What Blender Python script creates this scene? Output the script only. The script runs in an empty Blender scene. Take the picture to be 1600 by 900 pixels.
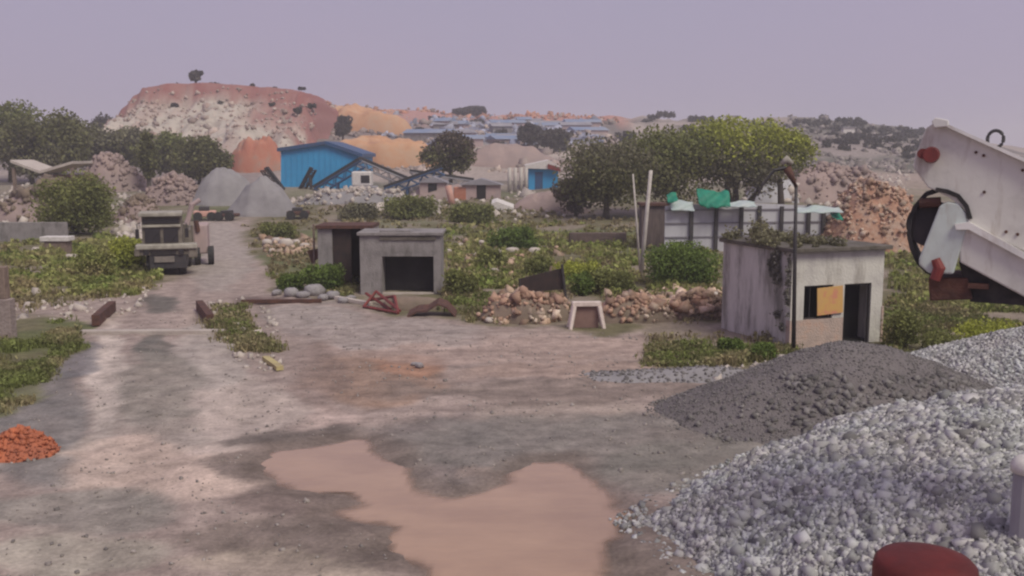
import bpy, math, random
import numpy as np
from mathutils import Vector, Matrix
sc = bpy.context.scene
col = sc.collection
R = math.radians

# ---------------------------------------------------------------- camera
F = 1537.0; H = 6.0; TH = math.atan(210.0 / F)
cd = bpy.data.cameras.new('camera'); cam = bpy.data.objects.new('camera', cd); col.objects.link(cam)
cd.sensor_width = 36; cd.lens = 36 * F / 1600; cd.clip_start = .1; cd.clip_end = 6000
cam.location = (0, 0, H); cam.rotation_euler = (math.pi / 2 - TH, 0, 0)
sc.camera = cam
# ---------------------------------------------------------------- light
SUN_EL, SUN_AZ = 52, 140            # overcast, light from behind right
w = bpy.data.worlds.new('World'); sc.world = w; w.use_nodes = True
nt = w.node_tree; nt.nodes.clear()
sky = nt.nodes.new('ShaderNodeTexSky'); sky.sky_type = 'NISHITA'; sky.sun_disc = False
sky.sun_elevation = R(SUN_EL); sky.sun_rotation = R(SUN_AZ); sky.dust_density = 4; sky.air_density = 1.5
b1 = nt.nodes.new('ShaderNodeBackground'); b1.inputs[1].default_value = .07
b2 = nt.nodes.new('ShaderNodeBackground'); b2.inputs[1].default_value = 1
ns = nt.nodes.new('ShaderNodeTexNoise'); ns.inputs['Scale'].default_value = 3.5; ns.inputs['Detail'].default_value = 3
cr = nt.nodes.new('ShaderNodeMixRGB'); cr.inputs[1].default_value = (.338, .318, .452, 1); cr.inputs[2].default_value = (.395, .328, .478, 1)
tc = nt.nodes.new('ShaderNodeTexCoord')
mx = nt.nodes.new('ShaderNodeMixShader'); mx.inputs[0].default_value = .88
wo = nt.nodes.new('ShaderNodeOutputWorld')
L = nt.links.new
L(tc.outputs['Generated'], ns.inputs['Vector']); L(ns.outputs['Fac'], cr.inputs[0]); L(cr.outputs[0], b2.inputs[0])
L(sky.outputs[0], b1.inputs[0]); L(b1.outputs[0], mx.inputs[1]); L(b2.outputs[0], mx.inputs[2]); L(mx.outputs[0], wo.inputs[0])
sd = bpy.data.lights.new('sun', 'SUN'); sd.energy = 2.3; sd.angle = R(26); sd.color = (1, .99, .80)
so = bpy.data.objects.new('sun', sd); col.objects.link(so)
sv = Vector((math.sin(R(SUN_AZ)) * math.cos(R(SUN_EL)), math.cos(R(SUN_AZ)) * math.cos(R(SUN_EL)), math.sin(R(SUN_EL))))
so.rotation_euler = sv.to_track_quat('Z', 'Y').to_euler(); so.location = (0, 0, 60)
vs = sc.view_settings; vs.view_transform = 'Standard'; vs.look = 'None'; vs.exposure = 0.1; vs.gamma = 1; vs.use_curve_mapping = False
sc.cycles.max_bounces = 5; sc.cycles.diffuse_bounces = 3; sc.cycles.glossy_bounces = 2; sc.cycles.volume_bounces = 1
sc.cycles.use_denoising = True; sc.cycles.filter_width = 2.3

# ---------------------------------------------------------------- picture <-> place
CT, ST = math.cos(TH), math.sin(TH)
def ray(px, py):
    a = (px - 800) / F; b = (450 - py) / F
    return Vector((a, CT + b * ST, -ST + b * CT))
def at(px, py, Y):
    r = ray(px, py); t = Y / r.y
    return Vector((r.x * t, Y, H + r.z * t))
def proj(x, y, z):
    x = np.asarray(x, float); y = np.asarray(y, float); z = np.asarray(z, float) - H
    dpt = np.maximum(y * CT - z * ST, .3); up = y * ST + z * CT
    return 800 + F * x / dpt, 450 - F * up / dpt

# ---------------------------------------------------------------- noise
def _h(ix, iy, s):
    n = (ix.astype(np.int64) * 374761393 + iy.astype(np.int64) * 668265263 + s * 1442695041) & 0xffffffff
    n = ((n ^ (n >> 13)) * 1274126177) & 0xffffffff
    return ((n ^ (n >> 16)) & 0xffff) / 65535.0
def vn(x, y, s=0):
    x = np.asarray(x, float); y = np.asarray(y, float)
    ix = np.floor(x); iy = np.floor(y); fx = x - ix; fy = y - iy
    fx = fx * fx * (3 - 2 * fx); fy = fy * fy * (3 - 2 * fy)
    a = _h(ix, iy, s); b = _h(ix + 1, iy, s); c = _h(ix, iy + 1, s); d = _h(ix + 1, iy + 1, s)
    return (a * (1 - fx) + b * fx) * (1 - fy) + (c * (1 - fx) + d * fx) * fy
def fbm(x, y, s=0, o=4):
    t = 0; a = .5; tot = 0
    for k in range(o):
        t = t + a * vn(np.asarray(x) * 2 ** k + 17.3 * k, np.asarray(y) * 2 ** k - 9.1 * k, s + k); tot += a; a *= .5
    return t / tot
def sst(a, b, x):
    t = np.clip((np.asarray(x, float) - a) / (b - a), 0, 1); return t * t * (3 - 2 * t)
def inpoly(px, py, poly):
    px = np.asarray(px, float); py = np.asarray(py, float); r = np.zeros(px.shape, bool); n = len(poly)
    for i in range(n):
        x1, y1 = poly[i]; x2, y2 = poly[(i + 1) % n]
        if y1 == y2: continue
        c = ((y1 > py) != (y2 > py)) & (px < (x2 - x1) * (py - y1) / (y2 - y1) + x1)
        r ^= c
    return r
def polydist(px, py, poly):
    px = np.asarray(px, float); py = np.asarray(py, float); d = np.full(px.shape, 1e9); n = len(poly)
    for i in range(n):
        x1, y1 = poly[i]; x2, y2 = poly[(i + 1) % n]; vx, vy = x2 - x1, y2 - y1
        t = np.clip(((px - x1) * vx + (py - y1) * vy) / (vx * vx + vy * vy + 1e-9), 0, 1)
        d = np.minimum(d, np.hypot(px - x1 - t * vx, py - y1 - t * vy))
    return np.where(inpoly(px, py, poly), d, -d)

# ---------------------------------------------------------------- ground shape
SKX = [-400, 150, 240, 420, 505, 540, 600, 700, 780, 900, 1000, 1150, 1260, 1330, 1400, 1450, 1520, 1600, 1900]
SKY = [215, 205, 190, 180, 158, 166, 172, 178, 182, 184, 187, 186, 188, 192, 202, 214, 226, 235, 240]
def at0(px, py, z=0.0):
    r = ray(px, py); t = (z - H) / r.z; return Vector((r.x * t, r.y * t, z))
pud = [(404, 722), (432, 706), (480, 698), (522, 689), (572, 690), (604, 712), (632, 735), (646, 750), (672, 762), (700, 776), (752, 768), (784, 756), (786, 740), (832, 722), (896, 722), (918, 740), (936, 760), (958, 790), (992, 802),
       (984, 830), (962, 850), (966, 900), (972, 960), (860, 985), (740, 960), (690, 915), (640, 885), (622, 850), (613, 826), (560, 822), (508, 808), (520, 796), (566, 786), (540, 772), (470, 768), (432, 756)]
PUDW = [tuple(at0(*p)[:2]) for p in pud]
def gh(x, y):
    x = np.asarray(x, float); y = np.asarray(y, float)
    yy = np.maximum(y, 1)
    px = 800 + F * x / yy
    rz = 6 + (240 - np.interp(px, SKX, SKY)) / F * 360
    t = np.clip((y - 150) / 210, 0, 1)
    ramp = 2.0 + (rz - 2.0) * (t ** 1.15)
    z = np.where(y > 150, ramp, 2.0 * sst(75, 150, y))
    z = np.where(y > 360, rz * (1 - .9 * sst(380, 700, y)), z)
    z = z * sst(0, 30, y)
    amp = sst(48, 75, y) * .55 + sst(150, 300, y) * 2.2
    road = np.exp(-((x + 14 + .27 * (y - 46)) / 4.5) ** 2) * (y < 110)
    z = z + amp * (fbm(x / 9, y / 9, 3) - .5) * 2 * (1 - road)
    z = z + .045 * (fbm((x + .27 * y) / .6, y / 9, 91, 3) - .5) * 2 * (1 - sst(-6, -2.5, x + .1 * y - 2)) * (y < 60)
    z = z + .05 * (fbm(x / 1.3, y / 1.3, 8) - .5) * 2 + .035 * (fbm(x / .45, y / .45, 18, 3) - .5) * 2 * (y < 60)
    near = (np.abs(x + 1) < 8) & (y > 9) & (y < 27)
    if np.any(near):
        s = polydist(np.where(near, x, 0), np.where(near, y, 60), PUDW)
        z = np.where(near, z - .05 * sst(-.3, .55, s) + .04 * (1 - sst(-.55, .1, s)) * (1 - sst(.8, 2.4, -s)), z)
    return z
def g(px, py):
    r = ray(px, py); t = 2.0
    for k in range(6000):
        p = r * t
        if H + p.z <= float(gh(p.x, p.y)): break
        t *= 1.004
    return Vector((p.x, p.y, float(gh(p.x, p.y))))
def gz(x, y): return float(gh(x, y))

# ---------------------------------------------------------------- materials
def mat(name, c1, c2=None, scale=4, rough=.85, bump=0, metal=0, spec=.3, island=0, detail=5, c3=None, coord='Object', bscale=None, stretch=None, trans=0, grime=None):
    m = bpy.data.materials.new(name); m.use_nodes = True; t = m.node_tree; n = t.nodes; l = t.links.new
    p = n['Principled BSDF']; p.inputs['Roughness'].default_value = rough; p.inputs['Metallic'].default_value = metal
    p.inputs['Specular IOR Level'].default_value = spec
    p.inputs['Base Color'].default_value = (*c1, 1)
    tc = n.new('ShaderNodeTexCoord'); src = tc.outputs[coord]
    if stretch:
        mp = n.new('ShaderNodeMapping'); mp.inputs['Scale'].default_value = stretch; l(src, mp.inputs[0]); src = mp.outputs[0]
    out = None
    if c2:
        no = n.new('ShaderNodeTexNoise'); no.inputs['Scale'].default_value = scale; no.inputs['Detail'].default_value = detail
        no.inputs['Roughness'].default_value = .65
        l(src, no.inputs['Vector'])
        rp = n.new('ShaderNodeValToRGB'); e = rp.color_ramp.elements
        e[0].position = .36; e[0].color = (*c1, 1); e[1].position = .64; e[1].color = (*c2, 1)
        if c3:
            k = e.new(.5); k.color = (*c3, 1)
        l(no.outputs['Fac'], rp.inputs[0]); out = rp.outputs[0]
    if island:
        ge = n.new('ShaderNodeNewGeometry'); hs = n.new('ShaderNodeHueSaturation')
        mr = n.new('ShaderNodeMapRange'); mr.inputs['To Min'].default_value = 1 - island; mr.inputs['To Max'].default_value = 1 + island
        l(ge.outputs['Random Per Island'], mr.inputs['Value']); l(mr.outputs[0], hs.inputs['Value'])
        if out is not None: l(out, hs.inputs['Color'])
        else: hs.inputs['Color'].default_value = (*c1, 1)
        out = hs.outputs[0]
    if grime:                                     # rust / damp streaks: (colour, scale, amount)
        mp = n.new('ShaderNodeMapping'); mp.inputs['Scale'].default_value = (1, 1, .22); l(tc.outputs[coord], mp.inputs[0])
        g1 = n.new('ShaderNodeTexNoise'); g1.inputs['Scale'].default_value = grime[1]; g1.inputs['Detail'].default_value = 8; g1.inputs['Roughness'].default_value = .7; l(mp.outputs[0], g1.inputs['Vector'])
        g2 = n.new('ShaderNodeMapRange'); g2.inputs[1].default_value = .52; g2.inputs[2].default_value = .72; g2.inputs[4].default_value = grime[2]; l(g1.outputs['Fac'], g2.inputs[0])
        gm = n.new('ShaderNodeMixRGB'); gm.inputs[2].default_value = (*grime[0], 1); l(g2.outputs[0], gm.inputs[0])
        if out is not None: l(out, gm.inputs[1])
        else: gm.inputs[1].default_value = (*c1, 1)
        out = gm.outputs[0]
    if out is not None: l(out, p.inputs['Base Color'])
    if bump:
        bn = n.new('ShaderNodeTexNoise'); bn.inputs['Scale'].default_value = bscale or scale * 4; bn.inputs['Detail'].default_value = 6
        l(src, bn.inputs['Vector'])
        bu = n.new('ShaderNodeBump'); bu.inputs['Strength'].default_value = bump; bu.inputs['Distance'].default_value = .1
        l(bn.outputs['Fac'], bu.inputs['Height']); l(bu.outputs[0], p.inputs['Normal'])
    if trans:
        tr = n.new('ShaderNodeBsdfTranslucent'); ms = n.new('ShaderNodeMixShader'); ms.inputs[0].default_value = trans
        if out is not None: l(out, tr.inputs[0])
        else: tr.inputs[0].default_value = (*c1, 1)
        l(p.outputs[0], ms.inputs[1]); l(tr.outputs[0], ms.inputs[2]); l(ms.outputs[0], n['Material Output'].inputs[0])
    return m
M = {}
M['concrete'] = mat('weathered_concrete', (.30, .27, .27), (.20, .18, .18), 1.5, bump=.3, bscale=14, c3=(.27, .24, .24), grime=((.09, .08, .075), 1.6, .85))
M['render'] = mat('grey_plaster', (.62, .58, .53), (.47, .43, .41), .9, bump=.25, bscale=12, c3=(.58, .54, .50), grime=((.20, .165, .14), 1.3, .75))
M['render_pink'] = mat('bare_pink_brick', (.50, .34, .28), (.40, .31, .28), 2.2, bump=.4, bscale=16, c3=(.47, .36, .32))
M['dirty_wall'] = mat('stained_plaster', (.60, .545, .52), (.27, .24, .22), 1.3, bump=.3, bscale=10, grime=((.10, .09, .08), 2.2, .85), c3=(.52, .47, .45), stretch=(1, 1, .25))
M['roofdark'] = mat('dark_slab', (.16, .135, .12), (.085, .075, .06), 2, bump=.4)  # plain dark brown slab colour; the booth front band uses it for shadow
M['dark'] = mat('dark_interior', (.028, .024, .026), (.015, .014, .016), 2)  # near-black colour that stands in for the darkness inside openings
M['darkmetal'] = mat('dark_steel', (.035, .032, .036), (.06, .05, .052), 3, rough=.6, spec=.4)
M['rust'] = mat('rusty_steel', (.13, .06, .045), (.075, .04, .035), 4, bump=.3)
M['redrust'] = mat('maroon_paint', (.24, .05, .045), (.14, .035, .035), 3, rough=.55)
M['redcap'] = mat('dark_red_paint', (.14, .018, .016), (.09, .014, .013), 2.5, rough=.6, bump=.08)
M['machine'] = mat('cream_machine_paint', (.66, .63, .59), (.52, .495, .46), 1.3, rough=.5, c3=(.64, .61, .57), bump=.1, grime=((.27, .20, .15), 3.2, .75))
M['machinelight'] = mat('light_machine_paint', (.78, .74, .72), (.62, .59, .58), 2.5, rough=.5, grime=((.35, .25, .2), 6, .6))
M['chute'] = mat('pale_green_paint', (.58, .63, .61), (.48, .51, .49), 2, rough=.5, grime=((.28, .2, .15), 5, .6))
M['rubber'] = mat('black_rubber', (.022, .022, .024), (.05, .045, .045), 6, rough=.75)
M['white'] = mat('white_paint', (.72, .66, .64), (.55, .50, .48), 5, rough=.6)
M['pinkwhite'] = mat('dusty_white_plastic', (.74, .62, .58), (.58, .47, .43), 6, rough=.6)
M['bluesheet'] = mat('blue_sheet', (.04, .31, .60), (.035, .25, .50), .35, rough=.5, bump=0)
M['bluedark'] = mat('blue_trim', (.03, .09, .22), (.05, .08, .15), 1, rough=.5)
M['blueroof'] = mat('faded_blue_roof', (.16, .22, .36), (.27, .29, .36), .3, rough=.6)
M['greyroof'] = mat('grey_roof', (.33, .31, .34), (.22, .2, .23), .3, rough=.7)
M['sheetgrey'] = mat('grey_sheet', (.52, .50, .54), (.43, .41, .45), .8, rough=.65, stretch=(1, 1, .3))
M['green_tarp'] = mat('green_tarp', (.02, .26, .17), (.015, .16, .11), 2, rough=.6)
M['tealtarp'] = mat('pale_teal_tarp', (.38, .45, .44), (.44, .47, .48), 1.5, rough=.6)
M['truck'] = mat('dusty_olive_paint', (.215, .18, .155), (.115, .095, .08), 2, rough=.75)
M['trucklight'] = mat('dusty_cream_paint', (.42, .38, .33), (.26, .23, .20), 3, rough=.75)
M['glass'] = mat('dark_glass', (.03, .026, .03), None, rough=.25, spec=.5)
M['blackplate'] = mat('blackened_steel', (.035, .026, .026), (.055, .035, .032), 3)
M['brownpanel'] = mat('reddish_board', (.20, .12, .105), (.26, .16, .14), 2)
M['wood'] = mat('grey_brown_post', (.26, .19, .16), (.17, .12, .10), 5)
M['palepole'] = mat('pale_pole', (.55, .49, .46), (.42, .37, .35), 4)
M['salmon'] = mat('salmon_paint', (.62, .34, .28), (.50, .28, .24), 2)
M['pinkwall'] = mat('pink_wall', (.46, .33, .32), (.38, .29, .29), 1)
M['yellowboard'] = mat('ochre_board', (.58, .33, .15), (.60, .25, .16), 3.5, rough=.7, c3=(.60, .36, .12))
M['trunk'] = mat('bark', (.12, .095, .08), (.075, .06, .05), 4)
def leafmat(name, a, b, isl=.45): return mat(name, a, b, .35, rough=.75, island=isl, trans=.35, spec=.2)
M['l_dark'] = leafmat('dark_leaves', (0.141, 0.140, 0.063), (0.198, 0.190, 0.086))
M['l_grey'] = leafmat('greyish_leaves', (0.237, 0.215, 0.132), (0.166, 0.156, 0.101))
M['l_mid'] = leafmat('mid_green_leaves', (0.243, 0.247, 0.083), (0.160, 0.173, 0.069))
M['l_lime'] = leafmat('lime_leaves', (0.422, 0.438, 0.075), (0.282, 0.300, 0.075))
M['l_bush'] = leafmat('bush_leaves', (0.179, 0.237, 0.057), (0.115, 0.163, 0.046))
M['l_brown'] = leafmat('brown_leaves', (0.166, 0.125, 0.098), (0.128, 0.106, 0.083))
M['l_far'] = leafmat('distant_leaves', (.10, .085, .075), (.08, .075, .065), .3)
M['grass'] = mat('grass_blades', (.22, .25, .08), (.34, .28, .16), .45, island=.4, trans=.25, spec=.15, c3=(.17, .185, .065))
M['grassdry'] = mat('dry_weeds', (.30, .235, .145), (.20, .19, .09), .3, island=.4, trans=.2, spec=.15)
M['grasslush'] = mat('lush_weeds', (.20, .245, .065), (.34, .275, .15), .4, c3=(.30, .30, .11), island=.45, trans=.25, spec=.15)
M['stone'] = mat('grey_aggregate', (.385, .38, .385), (.37, .34, .34), .8, island=.55, rough=.85, spec=.25)
M['stonebase'] = mat('gravel_bed', (.30, .29, .30), (.14, .13, .14), 9, bump=.8, bscale=20)
M['stonedark'] = mat('dark_aggregate', (.185, .165, .165), (.145, .13, .13), 1.1, island=.4)
M['dustdark'] = mat('dark_crusher_dust', (.195, .168, .168), (.145, .125, .128), .8, bump=.6, bscale=22, c3=(.175, .15, .15))
M['dustgrey'] = mat('grey_crusher_dust', (.30, .275, .285), (.23, .21, .22), .5, bump=.5, bscale=8)
M['rubblestone'] = mat('broken_pink_stone', (.34, .20, .14), (.48, .36, .29), .9, island=.6, c3=(.38, .26, .19))
M['redrubble'] = mat('rusty_rubble', (.40, .25, .185), (.52, .42, .35), .8, island=.4, c3=(.36, .22, .165))
M['whitestone'] = mat('pale_rock', (.52, .45, .41), (.42, .35, .32), 1.5, island=.2, bump=.3)
M['dirt'] = mat('brown_dirt', (.24, .175, .14), (.17, .13, .10), .8, bump=.5)
M['orange'] = mat('orange_earth', (.44, .23, .14), (.52, .33, .22), .25, bump=.5, bscale=1.2, c3=(.53, .29, .17))
M['redsoil'] = mat('red_earth', (.42, .15, .10), (.38, .22, .17), .35, bump=.5, bscale=3, c3=(.44, .18, .12))
M['orangenear'] = mat('orange_brick_earth', (.52, .16, .08), (.38, .13, .08), 2.5, bump=.6, bscale=12)
M['pinksoil'] = mat('pinkish_earth', (.36, .26, .24), (.28, .21, .20), .25, bump=.5, bscale=2)

# ---------------------------------------------------------------- building helpers
def tag(o, label=None, cat=None, group=None, kind=None):
    if label: o['label'] = label; o['kind'] = 'thing'
    if cat: o['category'] = cat
    if group: o['group'] = group
    if kind: o['kind'] = kind
    return o
def empty(name, loc, rz=0, label=None, cat=None, group=None):
    o = bpy.data.objects.new(name, None); col.objects.link(o); o.location = loc; o.rotation_euler = (0, 0, rz); o.empty_display_size = .3
    return tag(o, label, cat, group)
def mesh_np(name, V, Fc, mats, mi=None, parent=None, smooth=False):
    V = np.asarray(V, np.float32); me = bpy.data.meshes.new(name)
    if isinstance(Fc, np.ndarray):
        k = Fc.shape[1]; nf = len(Fc)
        me.vertices.add(len(V)); me.vertices.foreach_set('co', V.ravel())
        me.loops.add(nf * k); me.loops.foreach_set('vertex_index', Fc.astype(np.int32).ravel())
        me.polygons.add(nf); me.polygons.foreach_set('loop_start', np.arange(nf, dtype=np.int32) * k)
    else:
        me.from_pydata([tuple(map(float, v)) for v in V], [], Fc); nf = len(Fc)
    for m in (mats if isinstance(mats, (list, tuple)) else [mats]): me.materials.append(m)
    if mi is not None: me.polygons.foreach_set('material_index', np.asarray(mi, np.int32))
    if smooth: me.polygons.foreach_set('use_smooth', np.ones(nf, bool))
    me.update(calc_edges=True); me.validate()
    o = bpy.data.objects.new(name, me); col.objects.link(o)
    if parent: o.parent = parent
    return o
class MB:
    def __init__(s): s.v = []; s.f = []; s.mi = []; s.cur = 0
    def add(s, vs, fs):
        n = len(s.v); s.v += [Vector(v) for v in vs]; s.f += [tuple(i + n for i in f) for f in fs]; s.mi += [s.cur] * len(fs); return s
    def box(s, x0, x1, y0, y1, z0, z1, rot=None, piv=None):
        vs = [Vector((x, y, z)) for z in (z0, z1) for y in (y0, y1) for x in (x0, x1)]
        if rot is not None:
            p = Vector(piv) if piv else Vector(((x0 + x1) / 2, (y0 + y1) / 2, (z0 + z1) / 2))
            vs = [rot @ (v - p) + p for v in vs]
        return s.add(vs, [(0, 2, 3, 1), (4, 5, 7, 6), (0, 1, 5, 4), (2, 6, 7, 3), (0, 4, 6, 2), (1, 3, 7, 5)])
    def prism(s, pts, off):           # closed outline + extrusion vector
        n = len(pts); off = Vector(off); a = [Vector(p) for p in pts]; b = [p + off for p in a]
        return s.add(a + b, [tuple(range(n)), tuple(range(2 * n - 1, n - 1, -1))] + [(i, i + n, (i + 1) % n + n, (i + 1) % n) for i in range(n)])
    def tube(s, pts, rs, seg=8, cap=True):
        pts = [Vector(p) for p in pts]
        if not isinstance(rs, (list, tuple)): rs = [rs] * len(pts)
        rings = []
        for i, p in enumerate(pts):
            d = (pts[min(i + 1, len(pts) - 1)] - pts[max(i - 1, 0)]).normalized()
            u = d.cross(Vector((0, 0, 1)) if abs(d.z) < .9 else Vector((0, 1, 0))).normalized(); v = d.cross(u)
            rings.append([p + (u * math.cos(2 * math.pi * k / seg) + v * math.sin(2 * math.pi * k / seg)) * rs[i] for k in range(seg)])
        vs = [q for r in rings for q in r]; fs = []
        for i in range(len(pts) - 1):
            for k in range(seg):
                a = i * seg + k; b = i * seg + (k + 1) % seg; fs.append((a, b, b + seg, a + seg))
        if cap: fs += [tuple(range(seg - 1, -1, -1)), tuple(range((len(pts) - 1) * seg, len(pts) * seg))]
        return s.add(vs, fs)
    def build(s, name, m, parent=None, smooth=False, bevel=0, origin=None):
        off = Vector(origin) if origin is not None else Vector((0, 0, 0))
        me = bpy.data.meshes.new(name); me.from_pydata([tuple(v - off) for v in s.v], [], s.f)
        for k in (m if isinstance(m, (list, tuple)) else [m]): me.materials.append(k)
        me.polygons.foreach_set('material_index', s.mi)
        if smooth: me.polygons.foreach_set('use_smooth', [True] * len(s.f))
        me.update(); o = bpy.data.objects.new(name, me); col.objects.link(o)
        if origin is not None: o.location = off
        if parent: o.parent = parent
        if bevel:
            b = o.modifiers.new('bevel', 'BEVEL'); b.width = bevel; b.segments = 2; b.limit_method = 'ANGLE'
        return o
rng = np.random.default_rng(7)
def rand_rot(n):
    q = rng.normal(size=(n, 4)); q /= np.linalg.norm(q, axis=1)[:, None]; a, b, c, d = q.T
    return np.stack([np.stack([1 - 2 * (c * c + d * d), 2 * (b * c - a * d), 2 * (b * d + a * c)], -1),
                     np.stack([2 * (b * c + a * d), 1 - 2 * (b * b + d * d), 2 * (c * d - a * b)], -1),
                     np.stack([2 * (b * d - a * c), 2 * (c * d + a * b), 1 - 2 * (b * b + c * c)], -1)], 1)
CUBE = np.array([[x, y, z] for z in (-1, 1) for y in (-1, 1) for x in (-1, 1)], float) * .5
CF = np.array([(0, 2, 3, 1), (4, 5, 7, 6), (0, 1, 5, 4), (2, 6, 7, 3), (0, 4, 6, 2), (1, 3, 7, 5)])
def stones_np(P, S):
    n = len(P); V = CUBE[None] + rng.uniform(-.22, .22, (n, 8, 3)); V *= np.stack([rng.uniform(.8, 1.25, n), rng.uniform(.7, 1.1, n), rng.uniform(.5, .9, n)], 1)[:, None]
    V = np.einsum('nij,nkj->nki', rand_rot(n), V) * np.asarray(S)[:, None, None] + P[:, None]
    return V.reshape(-1, 3), (CF[None] + np.arange(n)[:, None, None] * 8).reshape(-1, 4)
def leaves_np(P, S, up=0.0):
    n = len(P); q = np.array([[-.5, -.32, 0], [.5, -.25, 0.08], [.45, .32, 0], [-.4, .28, -.08]])
    V = np.einsum('nij,kj->nki', rand_rot(n), q) * np.asarray(S)[:, None, None] + P[:, None]
    return V.reshape(-1, 3), np.arange(n * 4).reshape(n, 4)
def blades_np(P, Hh, W):
    n = len(P); a = rng.uniform(0, 2 * np.pi, n); dx = np.stack([np.cos(a), np.sin(a), 0 * a], 1) * (np.asarray(W) / 2)[:, None]
    b = rng.uniform(0, 2 * np.pi, n); tilt = rng.uniform(.05, .55, n); tip = P + np.stack([np.cos(b) * tilt, np.sin(b) * tilt, 1 - .3 * tilt], 1) * np.asarray(Hh)[:, None]
    V = np.stack([P - dx, P + dx, tip + dx * .15, tip - dx * .15], 1)
    return V.reshape(-1, 3), np.arange(n * 4).reshape(n, 4)
def join(parts):
    Vs, Fs, mi, n = [], [], [], 0
    for V, Fc, m in parts:
        Vs.append(V); Fs.append(Fc + n); mi.append(np.full(len(Fc), m)); n += len(V)
    return np.concatenate(Vs), np.concatenate(Fs), np.concatenate(mi)

# ---------------------------------------------------------------- ground sheet
def axis(lo, hi, fine_lo, fine_hi, step, grow=1.07):
    a = list(np.arange(fine_lo, fine_hi + 1e-6, step)); s = step; x = fine_hi
    while x < hi: s = s * grow; x += s; a.append(min(x, hi))
    s = step; x = fine_lo; pre = []
    while x > lo: s = s * grow; x -= s; pre.append(max(x, lo))
    return np.array(pre[::-1] + a)
YARD = [(-600, 1500), (-400, 760), (-60, 690), (0, 662), (38, 628), (70, 590), (128, 545), (135, 505), (60, 492), (-200, 494), (-200, 470), (190, 466), (245, 450), (300, 425), (318, 380), (312, 344),
        (392, 344), (378, 380), (412, 415), (425, 452), (520, 464), (600, 488), (720, 497), (760, 512), (1000, 522), (1015, 575), (1240, 582), (1400, 600), (1900, 600), (2400, 1500)]
ELL = [  # px, py, rx, ry, albedo, strength, tilt
    (165, 610, 34, 110, (0.473, 0.418, 0.418), .8), (130, 720, 70, 40, (0.462, 0.407, 0.396), .8), (260, 735, 170, 55, (0.473, 0.380, 0.363), .85), (340, 640, 130, 70, (0.418, 0.363, 0.363), .7),
    (330, 560, 60, 60, (0.340, 0.310, 0.315), .7), (60, 660, 75, 95, (0.185, 0.176, 0.189), .9), (110, 560, 45, 40, (0.172, 0.168, 0.198), .8), (120, 800, 150, 40, (0.250, 0.235, 0.235), .8),
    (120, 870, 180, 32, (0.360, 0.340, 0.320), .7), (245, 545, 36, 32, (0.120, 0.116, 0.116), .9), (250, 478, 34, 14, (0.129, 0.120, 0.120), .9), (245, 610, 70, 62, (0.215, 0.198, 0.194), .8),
    (340, 400, 60, 60, (0.330, 0.295, 0.300), .8), (235, 670, 90, 20, (0.270, 0.240, 0.240), .6),
    (455, 680, 130, 17, (0.146, 0.125, 0.125), .85), (375, 730, 60, 26, (0.155, 0.129, 0.129), .8), (460, 790, 110, 30, (0.163, 0.129, 0.129), .8), (460, 850, 180, 32, (0.172, 0.142, 0.138), .8),
    (450, 890, 170, 22, (0.360, 0.310, 0.280), .6), (700, 700, 130, 56, (0.172, 0.150, 0.159), .75), (690, 760, 110, 22, (0.163, 0.142, 0.146), .8), (520, 650, 60, 12, (0.440, 0.352, 0.352), .7),
    (590, 590, 120, 44, (0.267, 0.185, 0.155), .8), (500, 590, 40, 60, (0.215, 0.163, 0.159), .6), (640, 570, 60, 20, (0.380, 0.200, 0.140), .5), (820, 545, 330, 24, (0.350, 0.270, 0.260), .7),
    (900, 610, 330, 18, (0.206, 0.168, 0.163), .75), (880, 640, 140, 18, (0.330, 0.280, 0.270), .5), (930, 580, 220, 14, (0.330, 0.245, 0.225), .6), (900, 690, 330, 50, (0.202, 0.189, 0.194), .8),
    (1090, 730, 170, 50, (0.185, 0.176, 0.176), .8), (1020, 860, 130, 70, (0.198, 0.163, 0.159), .8), (600, 520, 160, 24, (0.300, 0.265, 0.275), .7), (480, 495, 90, 18, (0.300, 0.270, 0.280), .7),
    (420, 470, 60, 8, (0.138, 0.103, 0.107), .8), (560, 470, 60, 8, (0.280, 0.250, 0.260), .6), (1330, 620, 140, 30, (0.260, 0.240, 0.240), .6), (730, 735, 50, 10, (0.330, 0.270, 0.260), .7)]
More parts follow.
